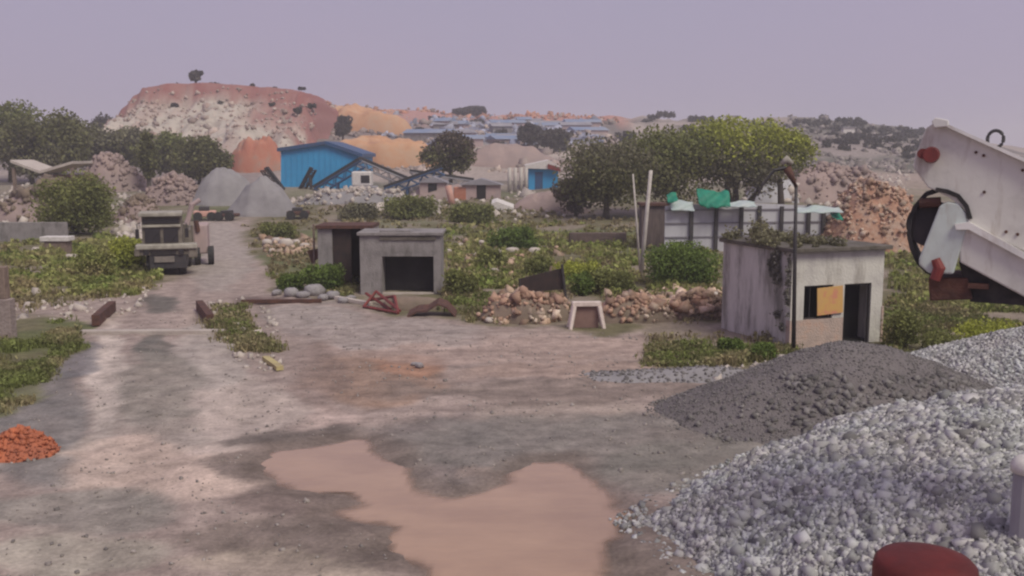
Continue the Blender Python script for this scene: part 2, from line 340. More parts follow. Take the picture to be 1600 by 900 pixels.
def ground_color(x, y, z):
    px, py = proj(x, y, z)
    wx = (fbm(x / 1.6, y / 1.6, 21) - .5) * 2; wy = (fbm(x / 1.6, y / 1.6, 31) - .5) * 2
    near = 1.0
    pxw = px + wx * 900 / np.maximum(y, 8); pyw = py + wy * 500 / np.maximum(y, 8)
    yard = sst(-5, 5, polydist(pxw, pyw, YARD))
    yard = np.where(y < 6, 1.0, yard)
    base = np.array([.30, .245, .245])[None] * (1 + .35 * (fbm(x / 2.3, y / 2.3, 44, 5) - .5))[:, None] * np.ones((len(x), 3))
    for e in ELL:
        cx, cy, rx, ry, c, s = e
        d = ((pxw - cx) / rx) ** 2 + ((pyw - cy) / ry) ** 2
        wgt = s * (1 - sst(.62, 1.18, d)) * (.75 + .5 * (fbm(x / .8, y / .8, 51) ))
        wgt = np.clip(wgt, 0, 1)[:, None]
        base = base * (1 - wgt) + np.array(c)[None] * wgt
    nb_ = (y > 8) & (y < 28); pdist = np.full(len(x), -9.0); pdist[nb_] = polydist(x[nb_], y[nb_], PUDW)
    wet = (1 - sst(.1, .75, -pdist + (fbm(x / .9, y / .9, 81) - .5) * .9))[:, None] * .75
    base = base * (1 - wet) + np.array([.155, .125, .12]) * wet
    lft = 1 - sst(-6, -2.5, x + .1 * y - 2); rut = fbm((x + .27 * y) / .55, y / 9, 91, 4) * lft + fbm(x / 7 + y / 9, (y - .12 * x) / .5, 95, 4) * (1 - lft)
    base = base * (1 + .6 * (rut - .5) * (1 - .6 * sst(40, 60, y)))[:, None]
    base = base * np.array([1.06, 1.0, .90])
    # rough ground between weeds
    n = fbm(x / 3.0, y / 3.0, 60, 5)[:, None]; n2 = fbm(x / 7.0, y / 7.0, 66, 3)[:, None]
    soil = np.array([.15, .13, .075]) * (1 - sst(.45, .6, n)) + np.array([.25, .20, .16]) * sst(.45, .6, n)
    soil = soil * (1 - .6 * sst(.5, .65, n2)) + np.array([.11, .13, .05]) * .6 * sst(.5, .65, n2)
    # beyond 130 m: pale quarry earth
    f = sst(95, 160, y)[:, None]
    n3 = fbm(x / 14, y / 10, 71, 5)[:, None]
    far = np.array([.37, .30, .27]) * (1 - sst(.42, .55, n3)) + np.array([.18, .15, .14]) * sst(.42, .55, n3)
    # strips along the far slope
    def strip(far, x0, x1, y0, y1, c, s, soft=6):
        m = sst(x0 - 20, x0 + 20, px) * (1 - sst(x1 - 20, x1 + 20, px)) * sst(y0 - soft, y0 + soft, pyw) * (1 - sst(y1 - soft, y1 + soft, pyw)) * s
        return far * (1 - m[:, None]) + np.array(c)[None] * m[:, None]
    far = strip(far, 500, 980, 160, 192, (.48, .22, .17), .85, 3)
    far = strip(far, 510, 610, 160, 205, (.60, .34, .17), .9, 3)
    far = strip(far, 620, 760, 170, 196, (.44, .24, .22), .8, 3)
    far = strip(far, 560, 760, 194, 214, (.25, .19, .19), .8, 4)
    far = strip(far, 700, 930, 196, 228, (.17, .18, .26), .85, 4)
    far = strip(far, 740, 930, 224, 244, (.46, .38, .33), .8, 4)
    far = strip(far, 740, 900, 244, 262, (.36, .30, .27), .8, 4)
    far = strip(far, 1240, 1460, 180, 215, (.12, .11, .095), .85, 4)
    far = strip(far, 1240, 1460, 215, 246, (.27, .22, .21), .7, 4)
    far = strip(far, 1240, 1460, 246, 270, (.10, .10, .08), .9, 4)
    far = strip(far, 1240, 1470, 268, 330, (.38, .29, .25), .8, 5)
    far = strip(far, 0, 420, 240, 330, (.25, .20, .20), .7, 5)
    rough = soil * (1 - f) + far * f
    return rough * (1 - yard[:, None]) + base * yard[:, None]
def build_ground():
    xs = axis(-1500, 1500, -16, 14, .16, 1.06); ys = axis(-60, 2400, 10, 38, .16, 1.045)
    X, Y = np.meshgrid(xs, ys); x = X.ravel(); y = Y.ravel(); z = gh(x, y)
    nx, ny = len(xs), len(ys); i = np.arange(nx * ny).reshape(ny, nx)
    Fc = np.stack([i[:-1, :-1].ravel(), i[:-1, 1:].ravel(), i[1:, 1:].ravel(), i[1:, :-1].ravel()], 1)
    m = bpy.data.materials.new('yard_earth'); m.use_nodes = True; t = m.node_tree; n = t.nodes; l = t.links.new
    p = n['Principled BSDF']; p.inputs['Roughness'].default_value = .9; p.inputs['Specular IOR Level'].default_value = .2
    a = n.new('ShaderNodeAttribute'); a.attribute_name = 'albedo'
    tcn = n.new('ShaderNodeTexCoord')
    n1 = n.new('ShaderNodeTexNoise'); n1.inputs['Scale'].default_value = 1.7; n1.inputs['Detail'].default_value = 9; n1.inputs['Roughness'].default_value = .7
    n2 = n.new('ShaderNodeTexNoise'); n2.inputs['Scale'].default_value = 14; n2.inputs['Detail'].default_value = 4
    v = n.new('ShaderNodeTexVoronoi'); v.inputs['Scale'].default_value = 11
    for q in (n1, n2, v): l(tcn.outputs['Object'], q.inputs['Vector'])
    def mr(inp, a0, a1, b0, b1):
        k = n.new('ShaderNodeMapRange'); k.inputs[1].default_value = a0; k.inputs[2].default_value = a1; k.inputs[3].default_value = b0; k.inputs[4].default_value = b1; l(inp, k.inputs[0]); return k.outputs[0]
    m1 = n.new('ShaderNodeMath'); m1.operation = 'MULTIPLY'; l(mr(n1.outputs['Fac'], .3, .7, .62, 1.36), m1.inputs[0]); l(mr(n2.outputs['Fac'], .3, .7, .86, 1.14), m1.inputs[1])
    hs = n.new('ShaderNodeHueSaturation'); l(a.outputs['Color'], hs.inputs['Color']); l(m1.outputs[0], hs.inputs['Value']); l(hs.outputs[0], p.inputs['Base Color'])
    ad = n.new('ShaderNodeMath'); ad.operation = 'ADD'; l(n1.outputs['Fac'], ad.inputs[0]); l(n2.outputs['Fac'], ad.inputs[1])
    bu = n.new('ShaderNodeBump'); bu.inputs['Strength'].default_value = .35; bu.inputs['Distance'].default_value = .08; l(ad.outputs[0], bu.inputs['Height']); l(bu.outputs[0], p.inputs['Normal'])
    o = mesh_np('ground', np.stack([x, y, z], 1), Fc, m, smooth=True)
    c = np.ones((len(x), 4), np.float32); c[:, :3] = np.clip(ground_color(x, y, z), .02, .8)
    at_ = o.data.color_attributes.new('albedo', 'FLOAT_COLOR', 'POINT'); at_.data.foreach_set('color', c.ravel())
    tag(o, kind='structure')
build_ground()

mw = mat('muddy_water', (.44, .28, .19), (.36, .225, .155), .45, rough=.13, spec=.5, bump=.05, bscale=3, stretch=(1, 2.2, 1))
b = MB(); cx_ = sum(p[0] for p in PUDW) / len(PUDW); wx, wy = np.meshgrid(np.arange(-8, 4, .125), np.arange(9, 24, .125)); wd_ = polydist(wx.ravel() + .06, wy.ravel() + .06, PUDW)
for x_, y_, d_ in zip(wx.ravel(), wy.ravel(), wd_):
    if d_ > -.42: b.add([(x_, y_, 0), (x_ + .125, y_, 0), (x_ + .125, y_ + .125, 0), (x_, y_ + .125, 0)], [(0, 1, 2, 3)])
o = b.build('puddle', mw); tag(o, kind='structure')
vx = np.array([tuple(v) for v in b.v]); dd = polydist(vx[:, 0], vx[:, 1], PUDW); dd = sst(-.14, .14, dd + (fbm(vx[:, 0] / .8, vx[:, 1] / .8, 121, 3) - .5) * .9)
ca = o.data.color_attributes.new('depth', 'FLOAT_COLOR', 'POINT'); c_ = np.ones((len(vx), 4), np.float32); c_[:, :3] = dd[:, None]; ca.data.foreach_set('color', c_.ravel())
n_ = mw.node_tree.nodes; at_ = n_.new('ShaderNodeAttribute'); at_.attribute_name = 'depth'; tr_ = n_.new('ShaderNodeBsdfTransparent'); ms_ = n_.new('ShaderNodeMixShader')
mw.node_tree.links.new(at_.outputs['Fac'], ms_.inputs[0]); mw.node_tree.links.new(tr_.outputs[0], ms_.inputs[1]); mw.node_tree.links.new(n_['Principled BSDF'].outputs[0], ms_.inputs[2]); mw.node_tree.links.new(ms_.outputs[0], n_['Material Output'].inputs[0])
bpy.context.view_layer.update()
# ================================================================ far setting
PXS = [150, 176, 205, 232, 242, 288, 345, 400, 460, 484, 496, 503, 518, 550]
PYS = [212, 204, 190, 152, 142, 135, 134, 138, 143, 147, 158, 180, 214, 235]
def build_spoil_hill():
    u = np.linspace(150, 560, 170); v = np.linspace(0, 1, 90); U, Vv = np.meshgrid(u, v); U = U.ravel(); Vv = Vv.ravel()
    y = 185 + Vv * 150; x = (U - 800) / F * 235
    T = 6 + (240 - np.interp(U + (fbm(U / 14, U * 0, 5) - .5) * 14, PXS, PYS)) / F * 235
    base = gh(x, y) - 1.5
    k = np.clip((y - 187) / 48, 0, 1); k = np.where(k < .8, .70 * (k / .8) ** .9, .70 + .30 * np.clip((k - .8 - .05 * fbm(x / 5, y * 0, 61)) / .07, 0, 1)); k = np.where(y > 247, 1 - sst(247, 292, y), k)
    rough_ = (fbm(x / 5, y / 5, 9, 5) - .5) * 7 * np.clip(k * 4, 0, 1) * np.clip((1 - k) * 5 + .1, 0, 1)
    ledge = np.where(k < .82, 0, 0)
    z = base + np.maximum(T - base, 0) * k + rough_ * (T - base > 2)
    z = np.minimum(z, np.maximum(T + (fbm(x / 2, y / 2, 4) - .5) * .8, base))
    i = np.arange(90 * 170).reshape(90, 170)
    Fc = np.stack([i[:-1, :-1].ravel(), i[:-1, 1:].ravel(), i[1:, 1:].ravel(), i[1:, :-1].ravel()], 1)
    m = mat('hill_debris', (.50, .41, .36), (.31, .25, .22), .35, bump=1, bscale=1.2, detail=10, c3=(.46, .40, .35))
    V0 = np.stack([x, y, z], 1); kk = rng.integers(0, len(V0), 7000); kk = kk[(z[kk] - base[kk] > 1.5) & (y[kk] < 245) & (T[kk] - z[kk] > .8)]
    P = V0[kk] + rng.normal(0, .6, (len(kk), 3)) * np.array([1, .3, .15]); P[:, 2] = z[kk]; SV, SF = stones_np(P, np.clip(rng.lognormal(-1.0, .55, len(P)), .15, 1.6)); ncol = len(V0)
    V1, F1, mi1 = join([(V0, Fc, 0), (SV, SF, 1)])
    o = mesh_np('spoil_hill', V1, F1, [m, mat('hill_boulder', (.46, .37, .33), (.32, .22, .19), .15, island=.3)], mi1); tag(o, kind='structure')
    t = m.node_tree; n = t.nodes; l = t.links.new; p = n['Principled BSDF']
    old = p.inputs['Base Color'].links[0].from_socket
    a = n.new('ShaderNodeAttribute'); a.attribute_name = 'redness'; mxn = n.new('ShaderNodeMixRGB'); mxn.inputs[2].default_value = (.27, .10, .09, 1)
    l(a.outputs['Fac'], mxn.inputs[0]); l(old, mxn.inputs[1]); l(mxn.outputs[0], p.inputs['Base Color'])
    d = T - z; n1 = fbm(x / 6, z / 4, 12, 4)
    red = (1 - sst(2.6, 5.0, d + (n1 - .5) * 3)) * .9
    red = np.maximum(red, sst(400, 450, U) * (1 - sst(.45, .6, (T - z) / np.maximum(T - base, 1) + (n1 - .5) * .5)) * .75)
    red = np.maximum(red, (1 - sst(235, 262, U)) * .5 * sst(.4, .6, n1))
    red = np.clip(red + .25 * sst(.55, .7, fbm(x / 4, z / 3, 33, 3)), 0, 1)
    ca = o.data.color_attributes.new('redness', 'FLOAT_COLOR', 'POINT'); c = np.zeros((len(V1), 4), np.float32); c[:len(x), :3] = red[:, None]; ca.data.foreach_set('color', c.ravel())
build_spoil_hill()

def heap(name, pxc, pyb, wpx, pyt, m, label, cat, seed=1, dep=.7, rough_=.12, power=1.0, group=None, stones=None):
    p = g(pxc, pyb); W = wpx * p.y / F; cy = p.y + W * dep * .45
    h = max(at(pxc, pyt, cy).z - gz(p.x, cy), .4)
    nr, na = 26, 64; r = np.linspace(0, 1, nr)[:, None]; a = np.linspace(0, 2 * np.pi, na, endpoint=False)[None]
    wob = 1 + .16 * (vn(np.cos(a) * 1.7 + seed * 3, np.sin(a) * 1.7, seed) - .5) * 2
    X = r * np.cos(a) * W / 2 * wob; Y = r * np.sin(a) * W / 2 * dep * wob
    q = np.sqrt(r ** 2 + .02) - math.sqrt(.02); q = q / q.max()
    Z = h * (1 - q ** power) * np.ones_like(X); Z = Z + rough_ * h * (fbm(X / (W * .12), Y / (W * .12), seed, 4) - .5) * 2 * np.clip((1 - r) * 3, 0, 1)
    base = gh(p.x + X, cy + Y) - gz(p.x, cy); Z = Z + base - .12 * (r > .97) * 2
    V = np.stack([X.ravel(), Y.ravel(), Z.ravel()], 1)
    i = np.arange(nr * na).reshape(nr, na); j = np.roll(i, -1, 1)
    Fc = np.stack([i[:-1].ravel(), i[1:].ravel(), j[1:].ravel(), j[:-1].ravel()], 1)
    parts = [(V, Fc, 0)]; ms = [m]
    if stones:
        n, s, sm = stones; k = rng.integers(na * 2, len(V) - na, n); P = V[k] + rng.normal(0, W * .015, (n, 3)); P[:, 2] = V[k][:, 2] + .02
        SV, SF = stones_np(P, s * np.clip(rng.lognormal(-.25, .55, n), .25, 2.6)); parts.append((SV, SF, 1)); ms.append(sm)
    V, Fc, mi = join(parts)
    o = mesh_np(name, V, Fc, ms, mi); o.location = (p.x, cy, gz(p.x, cy)); return tag(o, label, cat, group)
heap('earth_heap', 395, 270, 92, 216, M['redsoil'], 'brick red heap of earth left of the blue shed', 'earth heap', 2, .6, .22, 3.2)
heap('earth_heap', 596, 262, 180, 217, M['orange'], 'long flat orange earth bank directly behind the blue shed', 'earth bank', 3, .45, .22, 7)
heap('earth_heap', 575, 206, 130, 176, M['orange'], 'orange earth slope high up beside the red capped hill', 'earth bank', 4, .5, .2, 6)
heap('gravel_heap', 338, 322, 120, 262, M['dustgrey'], 'smooth pale grey crushed stone cone behind the parked truck', 'gravel heap', 5, .8, .12, 1.5)
heap('gravel_heap', 402, 340, 125, 276, M['dustgrey'], 'wide blue grey crushed stone pile at the far end of the road', 'gravel heap', 6, .8, .13, 1.3)
heap('earth_heap', 262, 322, 120, 270, M['pinksoil'], 'pinkish rough earth mound behind the truck cab', 'earth heap', 7, .6, .25, 1.3, stones=(700, .24, M['pinksoil']))
heap('earth_heap', 160, 300, 120, 238, M['pinksoil'], 'pale pink spoil mound below the left tree line', 'earth heap', 8, .6, .2, 1.3, stones=(700, .26, M['pinksoil']))
heap('earth_heap', 60, 348, 190, 288, M['pinksoil'], 'low brownish mound at the left edge behind the round bush', 'earth heap', 9, .5, .25, 1.6, stones=(250, .4, M['dirt']))
heap('earth_heap', 212, 352, 90, 306, M['pinksoil'], 'small stony mound between the round bush and the truck', 'earth heap', 10, .6, .2, 1.4, stones=(500, .2, M['dirt']))
heap('earth_heap', 790, 262, 170, 226, M['pinksoil'], 'pale tan mound on the slope behind the lone dark tree', 'earth heap', 11, .5, .15, 1.6)
heap('earth_heap', 690, 312, 110, 286, M['pinksoil'], 'low pinkish mound under the lone dark tree', 'earth heap', 12, .6, .2, 1.8)
heap('earth_heap', 560, 318, 240, 296, M['dustgrey'], 'long low grey spoil bank in front of the blue shed', 'earth heap', 13, .3, .25, 2.2, stones=(500, .25, M['whitestone']))
heap('rubble_heap', 1385, 394, 190, 288, mat('loose_red_spoil', (.40, .21, .15), (.46, .33, .27), 1.2, bump=.8, c3=(.44, .26, .19)), 'orange brown broken rubble heap behind the white hut', 'rubble heap', 14, .7, .22, 2.2, stones=(2000, .15, M['redrubble']))
heap('earth_heap', 1310, 320, 230, 262, M['pinksoil'], 'long pale pink spoil ridge beyond the green topped grey fence', 'earth heap', 15, .5, .2, 1.8, stones=(700, .3, M['pinksoil']))
heap('earth_heap', 1215, 318, 90, 254, M['sheetgrey'], 'pale white grey mound under the bent lamp', 'earth heap', 16, .6, .15, 1.5, stones=(300, .3, M['whitestone']))
heap('earth_heap', 860, 330, 130, 300, M['pinksoil'], 'small bare earth mound below the small blue building', 'earth heap', 17, .5, .2, 1.8)

# ================================================================ trees, bushes
def crown_pts(W, D, h0, h1, nb, n, seed, br=.22, top=1.0):
    r = np.random.default_rng(seed); hc = h1 - h0
    c = r.normal(size=(nb, 3)); c /= np.linalg.norm(c, axis=1)[:, None]; c *= r.uniform(.35, 1, (nb, 1)) ** .6
    C = np.stack([c[:, 0] * W * .36, c[:, 1] * D * .36, h0 + hc * .5 + c[:, 2] * hc * .34], 1)
    Rb = r.uniform(.7, 1.25, nb) * br * min(W, 2.4 * hc)
    Rb = np.minimum(Rb, (h1 - C[:, 2]) * 1.05 + .03 * W)
    k = r.integers(0, nb, n); d = r.normal(size=(n, 3)); d /= np.linalg.norm(d, axis=1)[:, None]
    rad = Rb[k] * r.uniform(.45, 1.08, n)
    d[:, 2] *= .8
    P = C[k] + d * rad[:, None]
    P = P[(P[:, 2] > h0 * .55)]
    return C, Rb, P
def tree(px, pyt, wpx, base, m, label, cat='tree', group=None, name='tree', seed=1, n=3500, zb=None, leaf=None, h0f=.3, nb=22, y=None, br=.22, trunkf=.035, depth=.9, stems=1, m2=None):
    p = g(px, base) if y is None else None
    Y = p.y if p is not None else y
    X = at(px, 300, Y).x; z0 = gz(X, Y) if zb is None else at(px, zb, Y).z; h = at(px, pyt, Y).z - z0; W = wpx * Y / F
    leaf = leaf or max(.1, Y * .0025); n = int(n * 1.7)
    C, Rb, P = crown_pts(W, W * depth, h * h0f, h, nb, n, seed, br)
    root = empty(name, (X, Y, z0 - .03), 0, label, cat, group)
    V, Fc = leaves_np(P, leaf * rng.uniform(.6, 1.5, len(P)))
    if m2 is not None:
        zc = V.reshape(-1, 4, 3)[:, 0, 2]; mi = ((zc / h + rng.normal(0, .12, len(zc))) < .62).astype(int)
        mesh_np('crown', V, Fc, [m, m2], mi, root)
    else: mesh_np('crown', V, Fc, m, None, root)
    t = MB(); rr = np.random.default_rng(seed + 5); tr = h * trunkf
    for s in range(stems):
        ox, oy = (0, 0) if stems == 1 else (rr.uniform(-.18, .18) * W, rr.uniform(-.1, .1) * W)
        mid = Vector((ox * 1.5 + rr.uniform(-.04, .04) * h, oy, h * max(h0f, .25)))
        t.tube([(ox * .5, oy * .5, 0), mid * .5 + Vector((ox * .2, 0, 0)), mid, mid + Vector((rr.uniform(-.06, .06) * h, 0, h * .2))], [tr * 1.25, tr, tr * .8, tr * .35], 7)
        for k in rr.choice(nb, min(nb, 9 if stems == 1 else 4), replace=False):
            c = Vector(C[k]); t.tube([mid * .92, mid.lerp(c, .5) + Vector((0, 0, -.03 * h)), c], [tr * .5, tr * .32, tr * .12], 5)
    t.build('trunk', M['trunk'], root, smooth=True)
    return root
def bush(px, pyt, wpx, base, m, label, cat='bush', group=None, name='bush', seed=1, n=1600, leaf=None, nb=14, y=None, zb=None):
    p = g(px, base) if y is None else None; Y = p.y if p is not None else y
    X = at(px, 300, Y).x; z0 = gz(X, Y) if zb is None else at(px, zb, Y).z; h = max(at(px, pyt, Y).z - z0, .3); W = wpx * Y / F
    leaf = leaf or max(.06, Y * .0021); n = int(n * 1.5)
    C, Rb, P = crown_pts(W, W * .8, 0, h, nb, n, seed, .24); P = P[P[:, 2] > -.05]
    k = rng.integers(0, len(P), n // 3); Q = P[k] * np.array([1, 1, .45]); P = np.concatenate([P, Q])
    V, Fc = leaves_np(P, leaf * rng.uniform(.6, 1.5, len(P)))
    s = MB(); rr = np.random.default_rng(seed)
    for q in range(7):
        c = Vector(C[rr.integers(0, nb)]); s.tube([(0, 0, -.05), c * .5 + Vector((0, 0, .1 * h)), c], [.02 * h, .015 * h, .006 * h], 4)
    SV = np.array([list(v) for v in s.v]); SF = np.array([f for f in s.f if len(f) == 4])
    V, Fc, mi = join([(V, Fc, 0), (SV, SF, 1)])
    o = mesh_np(name, V, Fc, [m, M['trunk']], mi); o.location = (X, Y, z0); return tag(o, label, cat, group)

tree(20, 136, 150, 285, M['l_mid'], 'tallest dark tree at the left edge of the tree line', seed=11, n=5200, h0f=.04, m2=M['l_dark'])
tree(88, 166, 130, 284, M['l_dark'], 'dense dark tree right of the tallest edge tree', seed=12, n=4500, h0f=.03)
tree(-70, 150, 170, 285, M['l_dark'], 'dark tree partly beyond the left edge of the view', seed=10, n=2500, h0f=.05)
tree(140, 184, 90, 275, M['l_grey'], 'greyish olive tree above the pale pink spoil mound', seed=13, n=3200, h0f=.03)
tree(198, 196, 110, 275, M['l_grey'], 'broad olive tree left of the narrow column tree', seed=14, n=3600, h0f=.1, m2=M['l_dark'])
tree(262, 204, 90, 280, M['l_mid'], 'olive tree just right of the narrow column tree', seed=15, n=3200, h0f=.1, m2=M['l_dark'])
tree(312, 212, 105, 288, M['l_dark'], 'round dark green tree behind the smooth grey cone', seed=16, n=4200, h0f=.06)
tree(234, 196, 24, 300, M['l_dark'], 'narrow dark column shaped tree standing above the truck', seed=17, n=2600, h0f=.1, nb=26, br=.34)
tree(165, 176, 44, 240, M['l_far'], 'hazy small tree on the skyline left of the hill', seed=18, n=900, y=230)
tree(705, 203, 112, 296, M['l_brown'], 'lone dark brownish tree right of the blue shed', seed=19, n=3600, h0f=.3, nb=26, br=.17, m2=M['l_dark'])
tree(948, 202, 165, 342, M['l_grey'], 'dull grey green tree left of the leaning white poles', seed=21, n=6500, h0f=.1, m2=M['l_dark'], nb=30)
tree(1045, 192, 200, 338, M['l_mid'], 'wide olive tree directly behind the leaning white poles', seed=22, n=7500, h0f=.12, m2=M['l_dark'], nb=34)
tree(1150, 182, 210, 334, M['l_lime'], 'large lime green topped tree above the green tarps', seed=23, n=9000, h0f=.3, m2=M['l_grey'], nb=36, stems=3)
tree(1222, 194, 95, 330, M['l_lime'], 'smaller bright green tree behind the bent lamp', seed=24, n=3200, h0f=.45, m2=M['l_mid'])
tree(900, 268, 80, 338, M['l_brown'], 'low brown dry tree at the left foot of the grey green tree', seed=25, n=2200, h0f=.05)
tree(740, 167, 52, 190, M['l_far'], 'wide dark clump tree on the red skyline', seed=26, n=1200, y=352, h0f=.05, trunkf=.05)
tree(716, 169, 16, 190, M['l_far'], 'tiny round tree left of the skyline clump', seed=27, n=350, y=352)
tree(865, 200, 60, 236, M['l_far'], 'hazy grey tree clump on the far slope above the blue building', seed=28, n=1300, h0f=.05)
tree(830, 190, 44, 230, M['l_far'], 'hazy shrubby tree high on the far slope, left of the grey clump', seed=29, n=900, h0f=.05)
tree(538, 176, 30, 222, M['l_far'], 'dark shrubby tree at the right foot of the red capped hill', seed=30, n=900, y=225, h0f=.05)
tree(315, 110, 27, 140, M['l_far'], 'single round crowned tree on top of the red capped hill', seed=31, n=700, y=238, h0f=.4, nb=9, trunkf=.035, zb=137)
for k, (px, w_, t_) in enumerate([(292, 26, 130), (345, 36, 129), (400, 12, 131), (475, 16, 139), (258, 24, 139), (322, 20, 130), (370, 14, 133), (436, 12, 138), (300, 14, 150), (352, 12, 158), (430, 14, 160), (280, 12, 160), (470, 16, 168), (400, 12, 176), (490, 18, 162), (330, 12, 176)]):
    bush(px, t_, w_, 140, M['l_far'], 'tiny dark shrub on the rim of the red capped hill' if k < 8 else 'tiny shrub on the pale face of the red capped hill', group='shrubs on the hill rim' if k < 8 else 'shrubs on the hill face', seed=40 + k, n=160, nb=6, y=238 if k < 8 else 231 - (t_ - 150) * .55, zb=139 if k < 8 else t_ + 7)
tree(50, 180, 110, 288, M['l_dark'], 'lower dark tree filling the gap between the two left edge trees', seed=9, n=3500, h0f=.02, m2=M['l_grey'])
# skyline scrub to the right
rs = random.Random(5)
for k in range(90):
    px = rs.uniform(930, 1440) if k < 40 else rs.uniform(1240, 1440); Yk = rs.uniform(215, 350)
    X = at(px, 200, Yk).x; tp = np.interp(px, SKX, SKY) + (360 - Yk) * .35
    q = proj(X, Yk, gz(X, Yk))
    bush(px, float(q[1]) - rs.uniform(5, 11), rs.uniform(18, 46), 200, M['l_far'], 'distant grey green scrub on the right hillside', 'bush', 'scrub on the far right hillside', seed=60 + k, n=170, nb=7, y=Yk)
for k in range(26):
    px = rs.uniform(560, 930); Yk = rs.uniform(200, 330); X = at(px, 200, Yk).x; q = proj(X, Yk, gz(X, Yk))
    bush(px, float(q[1]) - rs.uniform(4, 10), rs.uniform(14, 34), 200, M['l_far'], 'distant dark scrub on the central quarry slope', 'bush', 'scrub on the central far slope', seed=160 + k, n=150, nb=7, y=Yk)
# bushes nearer by
bush(115, 262, 136, 366, M['l_mid'], 'big round green bush standing left of the truck', seed=201, n=6000, nb=26)
bush(1066, 376, 132, 446, M['l_bush'], 'dense deep green bush left of the white hut', seed=202, n=5200, nb=24)
bush(805, 355, 90, 392, M['l_bush'], 'dark green bush in the middle of the weedy ground', seed=203, n=2400)
bush(768, 388, 60, 420, M['l_mid'], 'olive bush right of the concrete booth roof', seed=204, n=1500)
bush(640, 306, 110, 340, M['l_mid'], 'spreading olive bush behind the concrete booth', seed=205, n=2200)
bush(560, 318, 70, 345, M['l_grey'], 'dull low bush behind the booth left wall', seed=206, n=1500)
bush(735, 318, 90, 350, M['l_mid'], 'olive bush left of the white slab', seed=207, n=1800)
bush(905, 408, 90, 440, M['l_lime'], 'yellowish bush left of the leaning pole foot', seed=208, n=1900)
bush(912, 424, 46, 462, M['l_bush'], 'small fresh green bush behind the white table', seed=209, n=1300)
bush(960, 420, 90, 458, M['l_mid'], 'low green bush at the leaning pole foot', seed=210, n=1900)
bush(190, 368, 76, 418, M['l_lime'], 'leafy yellow green bush beside the truck', seed=211, n=2400)
bush(140, 380, 80, 435, M['grasslush'], 'lush weed clump in front of the big round bush', seed=212, n=2200)
bush(1490, 520, 90, 552, M['l_mid'], 'green bush behind the far grey gravel pile', seed=213, n=1500)
bush(1420, 480, 70, 545, M['l_mid'], 'weedy bush right of the hut door', seed=214, n=1900)
bush(1560, 500, 120, 545, M['l_lime'], 'low yellow green bush at the right edge', seed=215, n=1900)
bush(505, 412, 80, 452, M['l_bush'], 'green bush covering the foot of the dark doorway', seed=216, n=2200)
bush(450, 428, 60, 452, M['l_bush'], 'small green bush on the road side left of the booth', seed=217, n=1200)
bush(430, 348, 80, 372, M['l_mid'], 'olive bush at the right side of the far road', seed=218, n=1500)
bush(720, 420, 60, 462, M['l_mid'], 'olive bush touching the right wall of the booth', seed=219, n=1500)
bush(840, 400, 60, 430, M['l_mid'], 'olive bush behind the tilted black sheet', seed=220, n=1300)
bush(1150, 528, 60, 552, M['l_bush'], 'low green plant at the foot of the stained hut wall', seed=221, n=1200)
bush(1205, 535, 50, 560, M['l_bush'], 'dark green plant at the corner of the white hut', seed=222, n=1100)

# ================================================================ ground cover (stuff)
def cover(name, polys, m, kind='grass', h=.3, wd=.05, leaf=.1):
    P = []
    for poly, n in polys:
        xs_ = [p[0] for p in poly]; ys_ = [p[1] for p in poly]
        px = rng.uniform(min(xs_), max(xs_), n * 3); py = rng.uniform(min(ys_), max(ys_), n * 3)
        k = inpoly(px + (fbm(px / 26, py / 13, 201, 3) - .5) * 70, py + (fbm(px / 26, py / 13, 211, 3) - .5) * 26, poly); px, py = px[k][:n], py[k][:n]
        a = (px - 800) / F; b_ = (450 - py) / F; rx, ry, rz_ = a, CT + b_ * ST, -ST + b_ * CT
        zz = np.zeros(len(px))
        for it in range(6):
            t = (zz - H) / rz_; zz = .5 * zz + .5 * gh(rx * t, ry * t)
        t = (zz - H) / rz_; x, y = rx * t, ry * t
        keep = (t > 0) & (y < 160) & (fbm(x / 1.8, y / 1.8, 77) > .45)
        x, y = x[keep], y[keep]; P.append(np.stack([x, y, gh(x, y) - .02], 1))
    P = np.concatenate(P); n = len(P); sc_ = np.clip(P[:, 1] / 34, .6, 2.6)
    cl = .35 + 1.5 * np.clip(fbm(P[:, 0] / 1.4, P[:, 1] / 1.4, 90) - .3, 0, 1)
    rep = 5; Q = np.repeat(P, rep, 0) + np.concatenate([rng.normal(0, .12, (n * rep, 2)), np.zeros((n * rep, 1))], 1)
    s = np.repeat(sc_, rep); c = np.repeat(cl, rep); u = rng.uniform(.5, 1.3, n * rep)
    BV, BF = blades_np(Q, h * c * u, wd * s)
    k = rng.integers(0, len(Q), n * 3); LP = Q[k].copy(); LP[:, 2] += rng.uniform(.1, 1, len(k)) * h * c[k]
    LV, LF = leaves_np(LP, leaf * s[k] * rng.uniform(.6, 1.5, len(k)))
    V, Fc, _ = join([(BV, BF, 0), (LV, LF, 0)])
    return tag(mesh_np(name, V, Fc, m), kind='stuff')
cover('grass', [([(0, 520), (70, 500), (132, 500), (122, 545), (70, 588), (38, 630), (0, 655)], 2600), ([(1010, 540), (1240, 545), (1242, 572), (1020, 578)], 1900),
    ([(330, 500), (380, 475), (440, 575), (400, 580), (345, 520)], 700), ([(1385, 470), (1620, 470), (1620, 545), (1430, 572), (1385, 555)], 3000), ([(420, 430), (560, 430), (565, 468), (420, 452)], 900),
    ([(690, 430), (800, 430), (800, 505), (700, 490)], 1200)], M['grass'], h=.34)
cover('weeds', [([(0, 385), (180, 372), (250, 420), (242, 452), (190, 466), (0, 468)], 4200), ([(690, 345), (870, 350), (1010, 385), (1130, 400), (1130, 470), (690, 450)], 3600),
    ([(1385, 400), (1620, 420), (1620, 500), (1385, 480)], 1500)], M['grasslush'], h=.5, leaf=.13)
